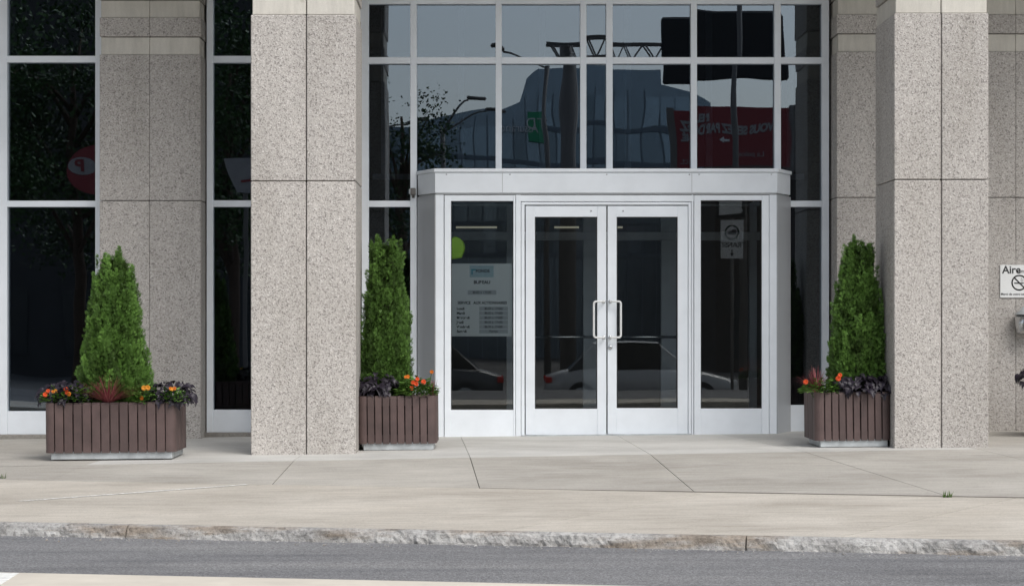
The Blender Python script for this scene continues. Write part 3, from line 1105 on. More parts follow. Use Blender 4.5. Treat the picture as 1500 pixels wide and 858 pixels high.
# ------------------------------------------------------------------ planters
def planter(name, w, d, h, nf, nsd, loc, rot, label):
    t = empty(name, loc, rot)
    tag(t, label, 'planter', 'brown slatted planters')
    r_ = .055
    bz = .055
    T = .034
    # galvanised skid
    box('base_skid', -w / 2 + .045, w / 2 - .03, -d / 2 + .02, d / 2 - .03, 0, bz + .015, 'galvanised', t, .004)
    box('liner', -w / 2 + T + .006, w / 2 - T - .006, -d / 2 + T + .006, d / 2 - T - .006, bz + .017, h - .10, 'liner', t)
    # four rails behind the slats close the gaps at top and bottom
    for (z0, z1) in ((bz + .012, bz + .075), (h - .085, h - .012)):
        for s in (-1, 1):
            y0 = s * (d / 2 - T * .55) ; y1 = s * (d / 2 - T - .004)
            box('rail', -w / 2 + .06, w / 2 - .06, y0, y1, z0, z1, 'lumber', t)
            x0 = s * (w / 2 - T * .55); x1 = s * (w / 2 - T - .004)
            box('rail', x0, x1, -d / 2 + .06, d / 2 - .06, z0, z1, 'lumber', t)
    gp = .0085
    # corner pieces: quarter rounds
    cw_ = .075
    for sx_ in (-1, 1):
        for sy_ in (-1, 1):
            poly = [(w / 2 - cw_, d / 2), ]
            for k in range(6):
                a_ = math.pi / 2 - k / 5 * math.pi / 2
                poly.append((w / 2 - r_ + r_ * math.cos(a_), d / 2 - r_ + r_ * math.sin(a_)))
            poly += [(w / 2, d / 2 - cw_), (w / 2 - T, d / 2 - cw_), (w / 2 - T, d / 2 - T), (w / 2 - cw_, d / 2 - T)]
            poly = [(sx_ * x, sy_ * y) for x, y in poly]
            if sx_ * sy_ > 0: poly = poly[::-1]
            o = prism('corner_piece', poly, bz, h, 'lumber', t)
    proto = {}
    for (n_, L, D, ax) in ((nf, w, d, 'x'), (nsd, d, w, 'y')):
        a0 = -L / 2 + cw_ + gp
        pitch = (L - 2 * cw_ - gp) / n_
        sw = pitch - gp
        bm = bmesh.new()
        bm_box(bm, -sw / 2, sw / 2, -T / 2, T / 2, bz, h)
        es = [e for e in bm.edges if all(v.co.z > h - 1e-5 for v in e.verts) and all(v.co.y < 0 for v in e.verts)]
        bmesh.ops.bevel(bm, geom=es, offset=.016, segments=3, affect='EDGES')
        es = [e for e in bm.edges if abs(e.verts[0].co.z - e.verts[1].co.z) > .2]
        bmesh.ops.bevel(bm, geom=es, offset=.003, segments=1, affect='EDGES')
        bmesh.ops.recalc_face_normals(bm, faces=bm.faces)
        me = bpy.data.meshes.new('slat'); bm.to_mesh(me); bm.free()
        me.materials.append(MATS['lumber'])
        for k in range(n_):
            c = a0 + sw / 2 + k * pitch
            for s in (-1, 1):
                o = bpy.data.objects.new('slat', me)
                col.objects.link(o); o.parent = t
                jit = rnd.uniform(-.0015, .0015)
                if ax == 'x':
                    o.location = (c, s * (D / 2 - T / 2 + jit), rnd.uniform(-.002, .001))
                    o.rotation_euler = (0, rnd.uniform(-.003, .003), 0 if s < 0 else math.pi)
                else:
                    o.location = (s * (D / 2 - T / 2 + jit), c, rnd.uniform(-.002, .001))
                    o.rotation_euler = (0, 0, math.pi / 2 if s > 0 else -math.pi / 2)
    # soil
    bm = bmesh.new()
    N = 12
    gv = [[bm.verts.new((-(w / 2 - .045) + (w - .09) * i / N, -(d / 2 - .045) + (d - .09) * j / N, h - .05 + .012 * noise.noise(Vector((i * .9, j * .9, loc[0]))))) for i in range(N + 1)] for j in range(N + 1)]
    for j in range(N):
        for i in range(N):
            bm.faces.new((gv[j][i], gv[j][i + 1], gv[j + 1][i + 1], gv[j + 1][i]))
    from_bm('soil', bm, 'soil', t, True)
    return t


HP = .46
# front faces
dA = 17.12
xa, xb = PX(65.5, dA), PX(256.5, dA)
PA = ((xa + xb) / 2, dA + CY + .35)
WA = xb - xa
dB = 17.98
xa, xb = PX(524.5, dB), PX(640, dB)
WB = xb - xa
PB = ((xa + xb) / 2, dB + CY + .34)
dC = 17.75
xa, xb = PX(1194.5, dC), PX(1306.5, dC)
WC = xb - xa
PC = ((xa + xb) / 2, dC + CY + .34)


def gz(p): return g(p[0], p[1])


planter('planter', WA, .70, HP, 12, 7, (PA[0], PA[1], gz(PA)), (0, R(-.56), R(.3)), 'wide brown slatted planter in front of the recessed granite wall')
planter('planter', WB, .68, HP, 8, 8, (PB[0], PB[1], gz(PB)), (0, R(-.54), 0), 'small brown slatted planter tucked beside the left pillar')
planter('planter', WC, .68, HP, 8, 8, (PC[0], PC[1], gz(PC) + .004), (0, R(-.54), 0), 'small brown slatted planter beside the right pillar')
PD = (PX(1500, 18.9) + .52, 18.9 + CY + .34)
planter('planter', .70, .68, HP, 8, 8, (PD[0], PD[1], gz(PD)), (0, 0, 0), 'brown slatted planter beyond the right edge, its dark leaves just in view')


# ------------------------------------------------------------------ cedars
def cedar(loc, H, prof, label, seed, leaders=((0, 0, 1.0),), n=6500):
    rn = random.Random(seed)
    t = empty('cedar_tree', loc)
    tag(t, label, 'cedar', 'clipped cedars in the planters')
    tube('trunk', [(0, 0, -.03), (.01, 0, H * .4), (0, .01, H * .85)], [.028, .02, .006], 'bark', t, 8)

    def rad(z):
        u = z / H
        for (u0, r0), (u1, r1) in zip(prof, prof[1:]):
            if u0 <= u <= u1:
                return r0 + (r1 - r0) * (u - u0) / (u1 - u0)
        return 0
    vs, fs, tn = [], [], []

    def spray(c, dirv, size, tone):
        """a flat fan of scaly twigs"""
        d_ = dirv.normalized()
        side = d_.cross(Vector((rn.uniform(-1, 1), rn.uniform(-1, 1), rn.uniform(-1, 1)))).normalized()
        nrm = d_.cross(side)
        for (ang, ln) in ((-.62, .7), (-.25, .92), (.12, 1.0), (.5, .78)):
            ang += rn.uniform(-.12, .12)
            tip = c + (d_ * math.cos(ang) + side * math.sin(ang)) * size * ln + nrm * rn.uniform(-.15, .15) * size
            mid = c.lerp(tip, .55)
            pr = (d_ * -math.sin(ang) + side * math.cos(ang)) * size * .07
            b0 = len(vs)
            vs.extend((c, mid + pr, tip, mid - pr))
            fs.append((b0, b0 + 1, b0 + 2, b0 + 3))
            tn.append(min(1, max(0, tone + rn.uniform(-.15, .15))))
    # plumes: upright branch tips all round the cone
    plumes = []
    for k in range(200):
        u = rn.random() ** 1.05
        z = .02 * H + u * H * .86
        a_ = rn.uniform(0, 2 * math.pi)
        rr = rad(z) * rn.uniform(.66, .93)
        plumes.append((z, a_, rr, rn.uniform(.14, .26), rn.uniform(.022, .038), rn.uniform(.1, .9)))
    for (lx_, ly_, hh) in leaders:
        for k in range(7):
            z = H * hh * (.76 + .2 * k / 7)
            plumes.append((z, None, (lx_ * (.5 + k / 14), ly_), .13 + .02 * rn.random(), .032 - .002 * k, rn.uniform(.45, .8)))
    per = int(n * .62) // len(plumes)
    for (z, a_, rr, ln, wd, tone) in plumes:
        if a_ is None:
            base = Vector((rr[0] + rn.uniform(-.012, .012), rr[1] + rn.uniform(-.012, .012), z - ln * .5))
            axis = Vector((rn.uniform(-.12, .12), rn.uniform(-.12, .12), 1)).normalized()
        else:
            base = Vector((rr * math.cos(a_), rr * math.sin(a_), z - ln * .5))
            axis = Vector((math.cos(a_) * .20, math.sin(a_) * .20, 1)).normalized()
        for q in range(per):
            u = rn.random()
            w_ = wd * math.sin(math.pi * min(1, .18 + u * .8)) ** .7
            th = rn.uniform(0, 2 * math.pi)
            out = Vector((math.cos(th), math.sin(th), 0))
            c = base + axis * ln * u + out * w_ * rn.random() ** .5
            spray(c, axis * 1.25 + out * .55 + Vector((rn.uniform(-.3, .3), rn.uniform(-.3, .3), 0)), rn.uniform(.018, .036), tone + (u - .5) * .25)
    # fine sprays evenly over the whole cone between the plumes
    for q in range(int(n * .38)):
        u = 1 - rn.random() ** .62
        z = u * H * .95
        a_ = rn.uniform(0, 2 * math.pi)
        lump = .93 + .20 * noise.noise(Vector((math.cos(a_) * 1.9, math.sin(a_) * 1.9, z * 4 + seed))) + .24 * noise.noise(Vector((math.cos(a_) * 4.5, math.sin(a_) * 4.5, z * 9 + seed)))
        rr = rad(z) * lump * (1 - .28 * rn.random() ** 1.6)
        o_ = Vector((math.cos(a_), math.sin(a_), 0))
        tone = .45 + .5 * noise.noise(Vector((math.cos(a_) * 3.1, math.sin(a_) * 3.1, z * 6 + seed)))
        spray(o_ * rr + Vector((0, 0, z)), o_ * .5 + Vector((rn.uniform(-.3, .3), rn.uniform(-.3, .3), 1.2)), rn.uniform(.022, .048), tone)
    # dense inner foliage; its dark tone is old growth plus painted crown shade
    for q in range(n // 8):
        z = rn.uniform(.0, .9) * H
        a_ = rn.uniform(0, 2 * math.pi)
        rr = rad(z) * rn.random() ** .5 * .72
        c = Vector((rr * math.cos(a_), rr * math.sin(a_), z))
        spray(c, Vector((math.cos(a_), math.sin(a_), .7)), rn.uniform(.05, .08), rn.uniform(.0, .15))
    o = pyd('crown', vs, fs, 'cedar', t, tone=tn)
    return t


zt = gz(PA) + HP - .055
dc = DY(PA[1])
cx_ = PX(167, dc)
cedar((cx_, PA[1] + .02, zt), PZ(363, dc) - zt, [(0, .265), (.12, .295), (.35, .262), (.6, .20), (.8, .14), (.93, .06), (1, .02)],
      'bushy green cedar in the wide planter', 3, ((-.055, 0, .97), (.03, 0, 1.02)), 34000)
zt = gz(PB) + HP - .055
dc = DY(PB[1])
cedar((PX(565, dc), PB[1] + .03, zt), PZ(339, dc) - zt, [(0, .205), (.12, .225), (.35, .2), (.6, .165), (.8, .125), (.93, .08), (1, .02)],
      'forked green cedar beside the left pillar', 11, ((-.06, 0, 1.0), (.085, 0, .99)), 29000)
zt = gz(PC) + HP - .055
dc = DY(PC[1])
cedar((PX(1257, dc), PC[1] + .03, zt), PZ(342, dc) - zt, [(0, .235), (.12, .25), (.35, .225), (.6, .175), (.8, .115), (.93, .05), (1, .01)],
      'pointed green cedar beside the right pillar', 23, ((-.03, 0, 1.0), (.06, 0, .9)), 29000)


# ------------------------------------------------------------------ bedding plants
def leaf_mesh(nm, pts, m, fold=.25, curl=.25):
    """half outline (x>=0) -> folded two-sided leaf, tip at +Y"""
    bm = bmesh.new()
    spine = [bm.verts.new((0, y, -curl * y * y * 6)) for _, y in pts]
    L = [bm.verts.new((-x, y, fold * x - curl * y * y * 6)) if x > 1e-6 else spine[i] for i, (x, y) in enumerate(pts)]
    Rr = [bm.verts.new((x, y, fold * x - curl * y * y * 6)) if x > 1e-6 else spine[i] for i, (x, y) in enumerate(pts)]
    for i in range(len(pts) - 1):
        for S, flip in ((L, 0), (Rr, 1)):
            q = [spine[i], spine[i + 1], S[i + 1], S[i]]
            u = []
            for v in q:
                if v not in u: u.append(v)
            if len(u) >= 3:
                bm.faces.new(u if flip else u[::-1])
    me = bpy.data.meshes.new(nm)
    bm.to_mesh(me); bm.free()
    a = me.attributes.new('tone', 'FLOAT', 'FACE')
    a.data.foreach_set('value', [.3 + .4 * rnd.random() for _ in me.polygons])
    me.materials.append(MATS[m])
    return me


VL = [leaf_mesh('leaf', [(0, 0), (.030, -.012), (.040, .008), (.026, .020), (.036, .040), (.018, .046), (0, .082)], 'vine_leaf', .3, 1.2),
      leaf_mesh('leaf', [(0, 0), (.024, -.010), (.034, .010), (.030, .030), (.016, .052), (0, .074)], 'vine_leaf', .35, 1.6),
      leaf_mesh('leaf', [(0, 0), (.020, -.006), (.030, .012), (.018, .022), (.026, .036), (.010, .042), (0, .066)], 'vine_leaf', .2, .8)]


def basis(y, z):
    y = y.normalized()
    x = y.cross(z).normalized()
    z = x.cross(y)
    return Matrix((x, y, z)).transposed()


def vine(loc, rx, ry, rz, n, label, seed, droop=.5, front=True, cutx=None):
    rn = random.Random(seed)
    t = empty('sweet_potato_vine', loc)
    tag(t, label, 'plant', 'dark leaved vines in the planters')
    bm = bmesh.new()
    for k in range(n):
        while True:
            a_ = rn.uniform(0, 2 * math.pi)
            el = math.asin(rn.uniform(-.25, 1))
            if not front or math.sin(a_) < .55 or rn.random() < .3: break
        rr = rn.uniform(.75, 1.05)
        P = Vector((rx * math.cos(a_) * math.cos(el) * rr, ry * math.sin(a_) * math.cos(el) * rr, rz * (.25 + .75 * math.sin(el)) * rr))
        out = Vector((math.cos(a_), math.sin(a_), 0))
        y = out * .8 + Vector((rn.uniform(-.5, .5), rn.uniform(-.5, .5), -droop + math.sin(el) * .5 + rn.uniform(-.35, .3)))
        z = out * (.9 - .6 * math.sin(el)) + Vector((rn.uniform(-.3, .3), rn.uniform(-.3, .3) - .35, .55 + .6 * math.sin(el)))
        o = bpy.data.objects.new('leaf', VL[rn.randrange(3)])
        col.objects.link(o); o.parent = t
        s = rn.uniform(.62, 1.0)
        o.matrix_local = Matrix.Translation(P) @ basis(y, z).to_4x4() @ Matrix.Scale(s, 4)
        bm_tube(bm, [(P.x * .25, P.y * .25, -.03), (P.x * .7, P.y * .7, P.z * .85), P], .0025, 4, False)
    from_bm('stems', bm, 'vine_leaf', t)
    return t


def flower_mesh(nm, m, r):
    bm = bmesh.new()
    for ring, (rr, h, tilt, cnt) in enumerate(((1.0, .0, .15, 9), (.75, .25, .5, 8), (.45, .42, 1.0, 6))):
        for k in range(cnt):
            a_ = 2 * math.pi * (k + ring * .4) / cnt
            o = Vector((math.cos(a_), math.sin(a_), 0)); s = Vector((-o.y, o.x, 0))
            c0 = Vector((0, 0, h * r * .6))
            tip = o * rr * r + Vector((0, 0, (h + tilt * .35) * r))
            md = o * rr * r * .7 + Vector((0, 0, (h + tilt * .12) * r))
            w_ = rr * r * .36
            vv = [bm.verts.new(p) for p in (c0, md - s * w_, tip - s * w_ * .5, tip + s * w_ * .5, md + s * w_)]
            bm.faces.new(vv)
    me = bpy.data.meshes.new(nm)
    bm.to_mesh(me); bm.free()
    me.materials.append(MATS[m])
    return me


FM = {k: flower_mesh('flower', 'petal_' + k, .023) for k in ('orange', 'red', 'yellow')}
EYE = None


def marigold(loc, rx, ry, h, flowers, label, seed, nl=170, pale=0.0):
    nl = int(nl * 1.7)
    rn = random.Random(seed)
    t = empty('marigold', loc)
    tag(t, label, 'flower', 'marigolds in the planters')
    vs, fs, tn = [], [], []
    for k in range(nl):
        a_ = rn.uniform(0, 2 * math.pi)
        rr = rn.random() ** .5
        hz = h * (1 - .55 * rr * rr) * rn.uniform(.35, 1.0)
        P = Vector((rx * rr * math.cos(a_), ry * rr * math.sin(a_), hz))
        d_ = Vector((math.cos(a_) * (.3 + rr), math.sin(a_) * (.3 + rr), rn.uniform(-.2, .6))).normalized()
        s = d_.cross(Vector((rn.uniform(-.3, .3), rn.uniform(-.3, .3), 1))).normalized()
        ln = rn.uniform(.032, .060); w_ = ln * rn.uniform(.22, .36)
        up = s.cross(d_) * ln * .12
        b0 = len(vs)
        vs.extend((P, P + d_ * ln * .5 + s * w_ + up, P + d_ * ln, P + d_ * ln * .5 - s * w_ + up))
        fs.extend(((b0, b0 + 1, b0 + 2), (b0, b0 + 2, b0 + 3)))
        tone = min(1, max(0, rn.gauss(.45 + pale, .25)))
        tn.extend((tone, tone))
    pyd('foliage', vs, fs, 'flower_leaf', t, tone=tn)
    bm = bmesh.new()
    for (fx_, fz_, c, s) in flowers:
        fy_ = -ry * .75
        bm_tube(bm, [(fx_ * .4, fy_ * .4, -.02), (fx_ * .9, fy_ * .9, fz_ * .7), (fx_, fy_, fz_)], .003, 5, False)
        o = bpy.data.objects.new('flower', FM[c])
        col.objects.link(o); o.parent = t
        y = Vector((rn.uniform(-.3, .3), rn.uniform(-.2, .2), 1)); z = Vector((rn.uniform(-.35, .35), -.9, rn.uniform(.4, .9))).normalized()
        o.matrix_local = Matrix.Translation((fx_, fy_, fz_)) @ basis(y, z).to_4x4() @ Matrix.Scale(s, 4)
    me = from_bm('stems', bm, 'flower_leaf', t)
    return t


def red_grass(loc, spread, h, n, label, seed):
    rn = random.Random(seed)
    t = empty('fountain_grass', loc)
    tag(t, label, 'grass plant', 'red grasses in the planters')
    vs, fs, tn = [], [], []
    for k in range(n):
        a_ = rn.uniform(0, 2 * math.pi)
        lean = rn.random() ** .6
        o = Vector((math.cos(a_), math.sin(a_) * .7, 0)); s = Vector((-o.y, o.x, 0)).normalized()
        L = rn.uniform(.7, 1.05)
        tone = rn.random()
        prev = None
        for j in range(5):
            u = j / 4
            P = o * (.02 + spread * lean * u ** 1.4 * L) + Vector((0, 0, h * L * (1 - .5 * lean) * (u - .22 * lean * u * u)))
            w_ = .0046 * (1 - u * .8)
            b0 = len(vs)
            vs.extend((P - s * w_, P + s * w_))
            if prev is not None:
                fs.append((prev, prev + 1, b0 + 1, b0)); tn.append(tone)
            prev = b0
    o = pyd('blades', vs, fs, 'red_blade', t, tone=tn)
    o['kind'] = 'stuff'
    return t


def at_px(px, dpt): return PX(px, dpt)


# wide planter
zs_ = gz(PA) + HP - .055
yf = PA[1] - .35
d1 = DY(yf + .14)
vine((PX(97, d1), yf + .22, zs_ + .05), .23, .22, .17, 115, 'dark purple vine spilling over the left end of the wide planter', 1)
vine((PX(248, d1), yf + .22, zs_ + .05), .20, .22, .17, 115, 'dark purple vine spilling over the right end of the wide planter', 2)
sc = d1 / F
marigold((PX(98, d1), yf + .085, zs_ + .02), .19, .09, .165, [((x - 98) * sc, (593 - y) * sc + .02, c, s) for x, y, c, s in ((71, 579, 'red', .9), (75, 574, 'red', .8), (86, 574.5, 'yellow', .85), (101, 571.5, 'red', .85), (102, 576, 'red', .8), (105, 578, 'orange', .85), (82, 575, 'orange', .6))],
         'orange and red marigolds at the left end of the wide planter', 5, 230)
marigold((PX(216, d1), yf + .085, zs_ + .02), .09, .09, .17, [((x - 216) * sc, (590 - y) * sc + .02, c, s) for x, y, c, s in ((214.5, 566.5, 'yellow', .95), (220, 566, 'yellow', .95), (211, 581, 'orange', .75))],
         'yellow-orange marigold right of the red grass in the wide planter', 6, 120)
marigold((PX(254, d1), yf + .075, zs_ + .02), .10, .08, .15, [((x - 254) * sc, (590 - y) * sc + .02, c, s) for x, y, c, s in ((255, 568, 'yellow', .8), (259, 567, 'orange', .7), (253, 567, 'orange', .6))],
         'small orange marigold under the dark vine at the right end of the wide planter', 8, 120)
red_grass((PX(161, d1), yf + .075, zs_ + .04), .44, .26, 280, 'red grass tuft at the foot of the bushy cedar', 4)
# left-pillar planter
zs_ = gz(PB) + HP - .055
yf = PB[1] - .34
d1 = DY(yf + .14); sc = d1 / F
vine((PX(552, d1), yf + .18, zs_ + .05), .18, .18, .20, 95, 'dark purple vine in the planter beside the left pillar', 12)
marigold((PX(611, d1), yf + .10, zs_ + .02), .16, .11, .19, [((x - 611) * sc, (588 - y) * sc + .02, c, s) for x, y, c, s in ((598, 557.5, 'orange', .8), (606, 566, 'red', .9), (610, 568, 'red', .95), (612, 561, 'red', .8), (621, 565, 'red', .95), (604, 574, 'red', .85), (633, 550.5, 'orange', .75), (595, 558, 'orange', .6))],
         'red marigolds at the right end of the left-pillar planter', 13, 300, .15)
red_grass((PX(634, d1), yf + .14, zs_ + .03), .08, .22, 30, 'few red blades at the corner of the left-pillar planter', 14)
# right-pillar planter
zs_ = gz(PC) + HP - .055
yf = PC[1] - .34
d1 = DY(yf + .14); sc = d1 / F
vine((PX(1255, d1), yf + .14, zs_ + .04), .22, .18, .16, 130, 'dark purple vine over the middle of the right-pillar planter', 15, .7)
vine((PX(1290, d1), yf + .16, zs_ + .04), .09, .16, .16, 40, 'dark purple vine at the right end of the right-pillar planter', 17, .7)
marigold((PX(1201, d1), yf + .10, zs_ + .02), .15, .11, .15, [((x - 1201) * sc, (584 - y) * sc + .02, c, s) for x, y, c, s in ((1177, 566, 'red', .95), (1224.5, 561, 'red', 1.0), (1227, 556, 'red', .8))],
         'two red marigolds at the left end of the right-pillar planter', 16, 200, .1)
red_grass((PX(1194, d1), yf + .10, zs_ + .05), .20, .25, 170, 'red grass at the left end of the right-pillar planter', 18)
zs_ = gz(PD) + HP - .055
vine((PD[0] - .30, PD[1] - .2, zs_ + .06), .26, .2, .17, 50, 'dark purple vine reaching into view at the right edge', 19)


def weed(px, py, label, seed, n=26):
    rn = random.Random(seed)
    x, y = rg(px, py)
    t = empty('grass_tuft', (x, y, g(x, y)))
    tag(t, label, 'grass', 'weeds in the pavement joints')
    vs, fs, tn = [], [], []
    for k in range(n):
        a_ = rn.uniform(0, 2 * math.pi)
        o = Vector((math.cos(a_) * 1.6, math.sin(a_) * .5, 0))
        h = rn.uniform(.02, .06)
        s = Vector((-o.y, o.x, 0)).normalized() * .006
        b = Vector((rn.uniform(-.03, .03), rn.uniform(-.006, .006), -.006))
        tp = b + o * rn.uniform(.01, .03) + Vector((0, 0, h))
        b0 = len(vs)
        vs.extend((b - s, b + s, tp)); fs.append((b0, b0 + 1, b0 + 2)); tn.append(rn.random())
    pyd('blades', vs, fs, 'grass', t, tone=tn)['kind'] = 'stuff'


weed(1389, 728, 'green grass tuft in the pavement joint at the right', 31)
weed(2, 700, 'green weed in the pavement joint at the left edge', 32, 18)


# ------------------------------------------------------------------ across the street (seen mirrored in the glass)
def VM(x, y, Y):
    """world X, Z of a thing standing at depth Y (<0) mirrored by the curtain wall at photo pixel (x, y)"""
    d = -CY - Y
    return PX(x, d), PZ(y, d)


GZ = -.93
# blue-grey glass tower
YT = -95
tower = empty('glass_tower', (0, 0, 0))
tag(tower, 'blue-grey glass office tower mirrored in the upper windows', 'building')
pts = [VM(770, 0, YT)[0], VM(1046, 0, YT)[0]]
prof = [(VM(560, 0, YT)[0] - 40, GZ), (VM(1046, 0, YT)[0], GZ), VM(1046, 160, YT), VM(1000, 135, YT), VM(960, 122, YT), VM(958, 100, YT), VM(790, 96, YT), VM(772, 110, YT), VM(762, 142, YT), VM(735, 158, YT), VM(540, 186, YT), (VM(560, 0, YT)[0] - 40, VM(0, 188, YT)[1])]
wl_ = prism_xz('wall', prof, YT, YT - 18, 'tower_glass', tower)
for k in range(26):
    x = VM(560, 0, YT)[0] + k * .78
    xp = 717 + x * F / (-CY - YT)
    ztop = VM(0, 172 if xp < 750 else (130 if xp < 955 else 165), YT)[1] - .1
    box('mullion', x, x + .06, YT, YT + .06, GZ, ztop, 'tower_line', tower)
for k in range(5):
    zz = 4.5 + k * 1.75
    box('floor_band', VM(560, 0, YT)[0] - 39 if zz < 11 else VM(775, 0, YT)[0], VM(1040, 0, YT)[0], YT, YT + .1, zz, zz + .22, 'tower_line', tower)
wb = bmesh.new(); bm_box(wb, .08, .76, 0, .05, 0, 1.45)
wme = bpy.data.meshes.new('window'); wb.to_mesh(wme); wb.free(); wme.materials.append(MATS['tower_pane'])
for k in range(25):
    x = VM(560, 0, YT)[0] + k * .78
    xp = 717 + x * F / (-CY - YT)
    for j in range(5):
        zz = 4.75 + j * 1.75
        if zz + 1.5 < VM(0, 180 if xp < 770 else 132, YT)[1] and xp < 1020:
            o = bpy.data.objects.new('window', wme); col.objects.link(o); o.parent = tower; o.location = (x, YT + .01, zz)
sx0, sz0 = VM(788, 183, YT)
lg = box('logo_square', sx0 - .5, sx0 + .5, YT + .12, YT + .3, sz0 - .8, sz0 + .8, 'green_print', tower)
text('lettering', 'TD', .95, (sx0, YT + .32, sz0), 'sign_white', tower, (R(90), 0, R(180)), depth=.02)
text('lettering', 'Assurance', .62, (VM(757, 0, YT)[0], YT + .3, VM(0, 190, YT)[1]), 'sign_white', tower, (R(90), 0, R(180)), depth=.02)

# unseen dark buildings added to block bright sky in the glass
for (xa, xb, zt_, Yd, m, lb) in ((VM(1046, 0, -64)[0], 60, VM(0, 243, -64)[1], -64, 'dark_brick', 'low dark brick building added under the red billboard to block bright sky'), (-60, VM(470, 0, -62)[0], 15.5, -62, 'dark_wall', 'dark tall building added behind the trees to block sky in the left windows')):
    sh = empty('backdrop_building', ((xa + xb) / 2, Yd, GZ))
    tag(sh, lb, 'building')
    hw = (xb - xa) / 2
    box('wall', -hw, hw, -14, 0, 0, zt_ - GZ, m, sh)
    box('parapet', -hw - .1, hw + .1, -.3, .12, zt_ - GZ - .3, zt_ - GZ + .1, 'grey_metal', sh)
    nwin = int(2 * hw / 3.5)
    for k in range(nwin):
        c = -hw + (k + .5) * 2 * hw / nwin
        box('window', c - 1.2, c + 1.2, -.02, .05, .6, 3.2, 'backdrop_glass', sh)
# red billboard before the added brick building
YB = -60
x0, z0 = VM(979, 246, YB); x1, z1 = VM(1158, 164, YB)
bb = empty('billboard', ((x0 + x1) / 2, YB, GZ))
tag(bb, 'red advertising billboard with white French lettering, mirrored above the entrance', 'billboard')
bw = (x1 - x0) / 2
box('panel', -bw, bw, -.2, 0, z0 - GZ, z1 - GZ, 'red_face', bb)
box('frame', bw, bw + .25, -.22, .03, z0 - GZ - .1, z1 - GZ + .1, 'grey_metal', bb)
box('frame', -bw - .25, -bw, -.22, .03, z0 - GZ - .1, z1 - GZ + .1, 'grey_metal', bb)
for s in (-.6, .6):
    box('leg', s * bw - .12, s * bw + .12, -.18, -.02, 0, z0 - GZ, 'grey_metal', bb)
kk = (-CY - YB) / F
TB = dict(m='letter_grey', parent=bb, rot=(R(90), 0, R(180)), depth=.01)
bxc = (x0 + x1) / 2
zp = lambda y: VM(0, y, YB)[1] - GZ
text('lettering', 'RELAXEZ.', 13 * kk, (VM(985, 0, YB)[0] - bxc + 0, .02, zp(181)), align='RIGHT', weight=.02, fit=58 * kk, **TB)
text('lettering', 'VOUS SEREZ PARDONNÉ.', 13.5 * kk, (VM(985, 0, YB)[0] - bxc, .02, zp(194)), align='RIGHT', weight=.02, fit=158 * kk, **TB)
prism_xz('arrow', [((a - 1068) * kk + VM(1068, 0, YB)[0] - bxc, zp(b)) for a, b in ((1060, 206), (1067, 202), (1067, 205), (1075, 205), (1075, 208), (1067, 208), (1067, 210))], .01, .03, 'sign_white', bb)
text('lettering', 'La police', 9 * kk * 1.3, (VM(1110, 0, YB)[0] - bxc, .02, zp(226)), **TB)
text('lettering', 'direct.', 11 * kk * 1.35, (VM(1003, 0, YB)[0] - bxc, .02, zp(229)), **TB)

# sign gantry
YN = -40
gx, gz_ = VM(830, 60, YN)
ga = empty('sign_gantry', (gx, YN, GZ))
tag(ga, 'overhead road sign gantry with lattice arm and dark panel, mirrored in the top panes', 'gantry')
tube('post', [(0, 0, 0), (0, 0, gz_ - GZ)], [.26, .2], 'grey_metal', ga, 12)
xe = VM(1150, 0, YN)[0] - gx
zt0, zt1 = VM(0, 86, YN)[1] - GZ, VM(0, 60, YN)[1] - GZ
for zz in (zt0, zt1):
    for yy in (-.25, .25):
        tube('chord', [(-.5, yy, zz), (xe, yy, zz)], .038, 'grey_metal', ga, 6)
bm = bmesh.new()
nb = 26
for k in range(nb):
    xa = -.4 + (xe + .4) * k / nb; xb = -.4 + (xe + .4) * (k + 1) / nb
    for yy in (-.25, .25):
        bm_tube(bm, [(xa, yy, zt0 if k % 2 else zt1), (xb, yy, zt1 if k % 2 else zt0)], .022, 5)
from_bm('lattice', bm, 'grey_metal', ga)
pa, pb = VM(962, 125, YN), VM(1150, 22, YN)
box('sign_panel', pa[0] - gx, pb[0] - gx, .35, .5, pa[1] - GZ, pb[1] - GZ, 'sign_back', ga, .05)

# street lamps
def lamp(px, top_y, Y, arms, label):
    x, z = VM(px, top_y, Y)
    t = empty('street_lamp', (x, Y, GZ))
    tag(t, label, 'street lamp', 'street lamps across the road')
    H = z - GZ
    tube('pole', [(0, 0, 0), (0, 0, H * .5), (0, 0, H)], [.11, .085, .06], 'grey_metal', t, 10)
    for dx, dz in arms:
        pts = [(dx * u, 0, H - .1 + dz * math.sin(u * math.pi / 2)) for u in (0, .2, .4, .6, .8, 1)]
        tube('arm', pts, .028, 'grey_metal', t, 8)
        bm = bmesh.new()
        s = 1 if dx > 0 else -1
        bm_box(bm, dx - .05 * s, dx + .60 * s, -.10, .10, H - .09 + dz, H + .02 + dz, .03, 2)
        from_bm('lamp_head', bm, 'grey_metal', t, True)


lamp(645, 190, -38, ((1.2, .55), (-.0 + .6, .9)), 'street lamp with curved arm, mirrored left of the tower')
lamp(548, 186, -40, ((.9, .3),), 'street lamp with low arm, mirrored in the left bay')
lamp(800, 92, -48, ((-1.3, .55),), 'tall street lamp mirrored in the middle top pane')
lamp(1083, -60, -34, ((-1.6, .4),), 'tall lamp post mirrored in front of the red billboard')

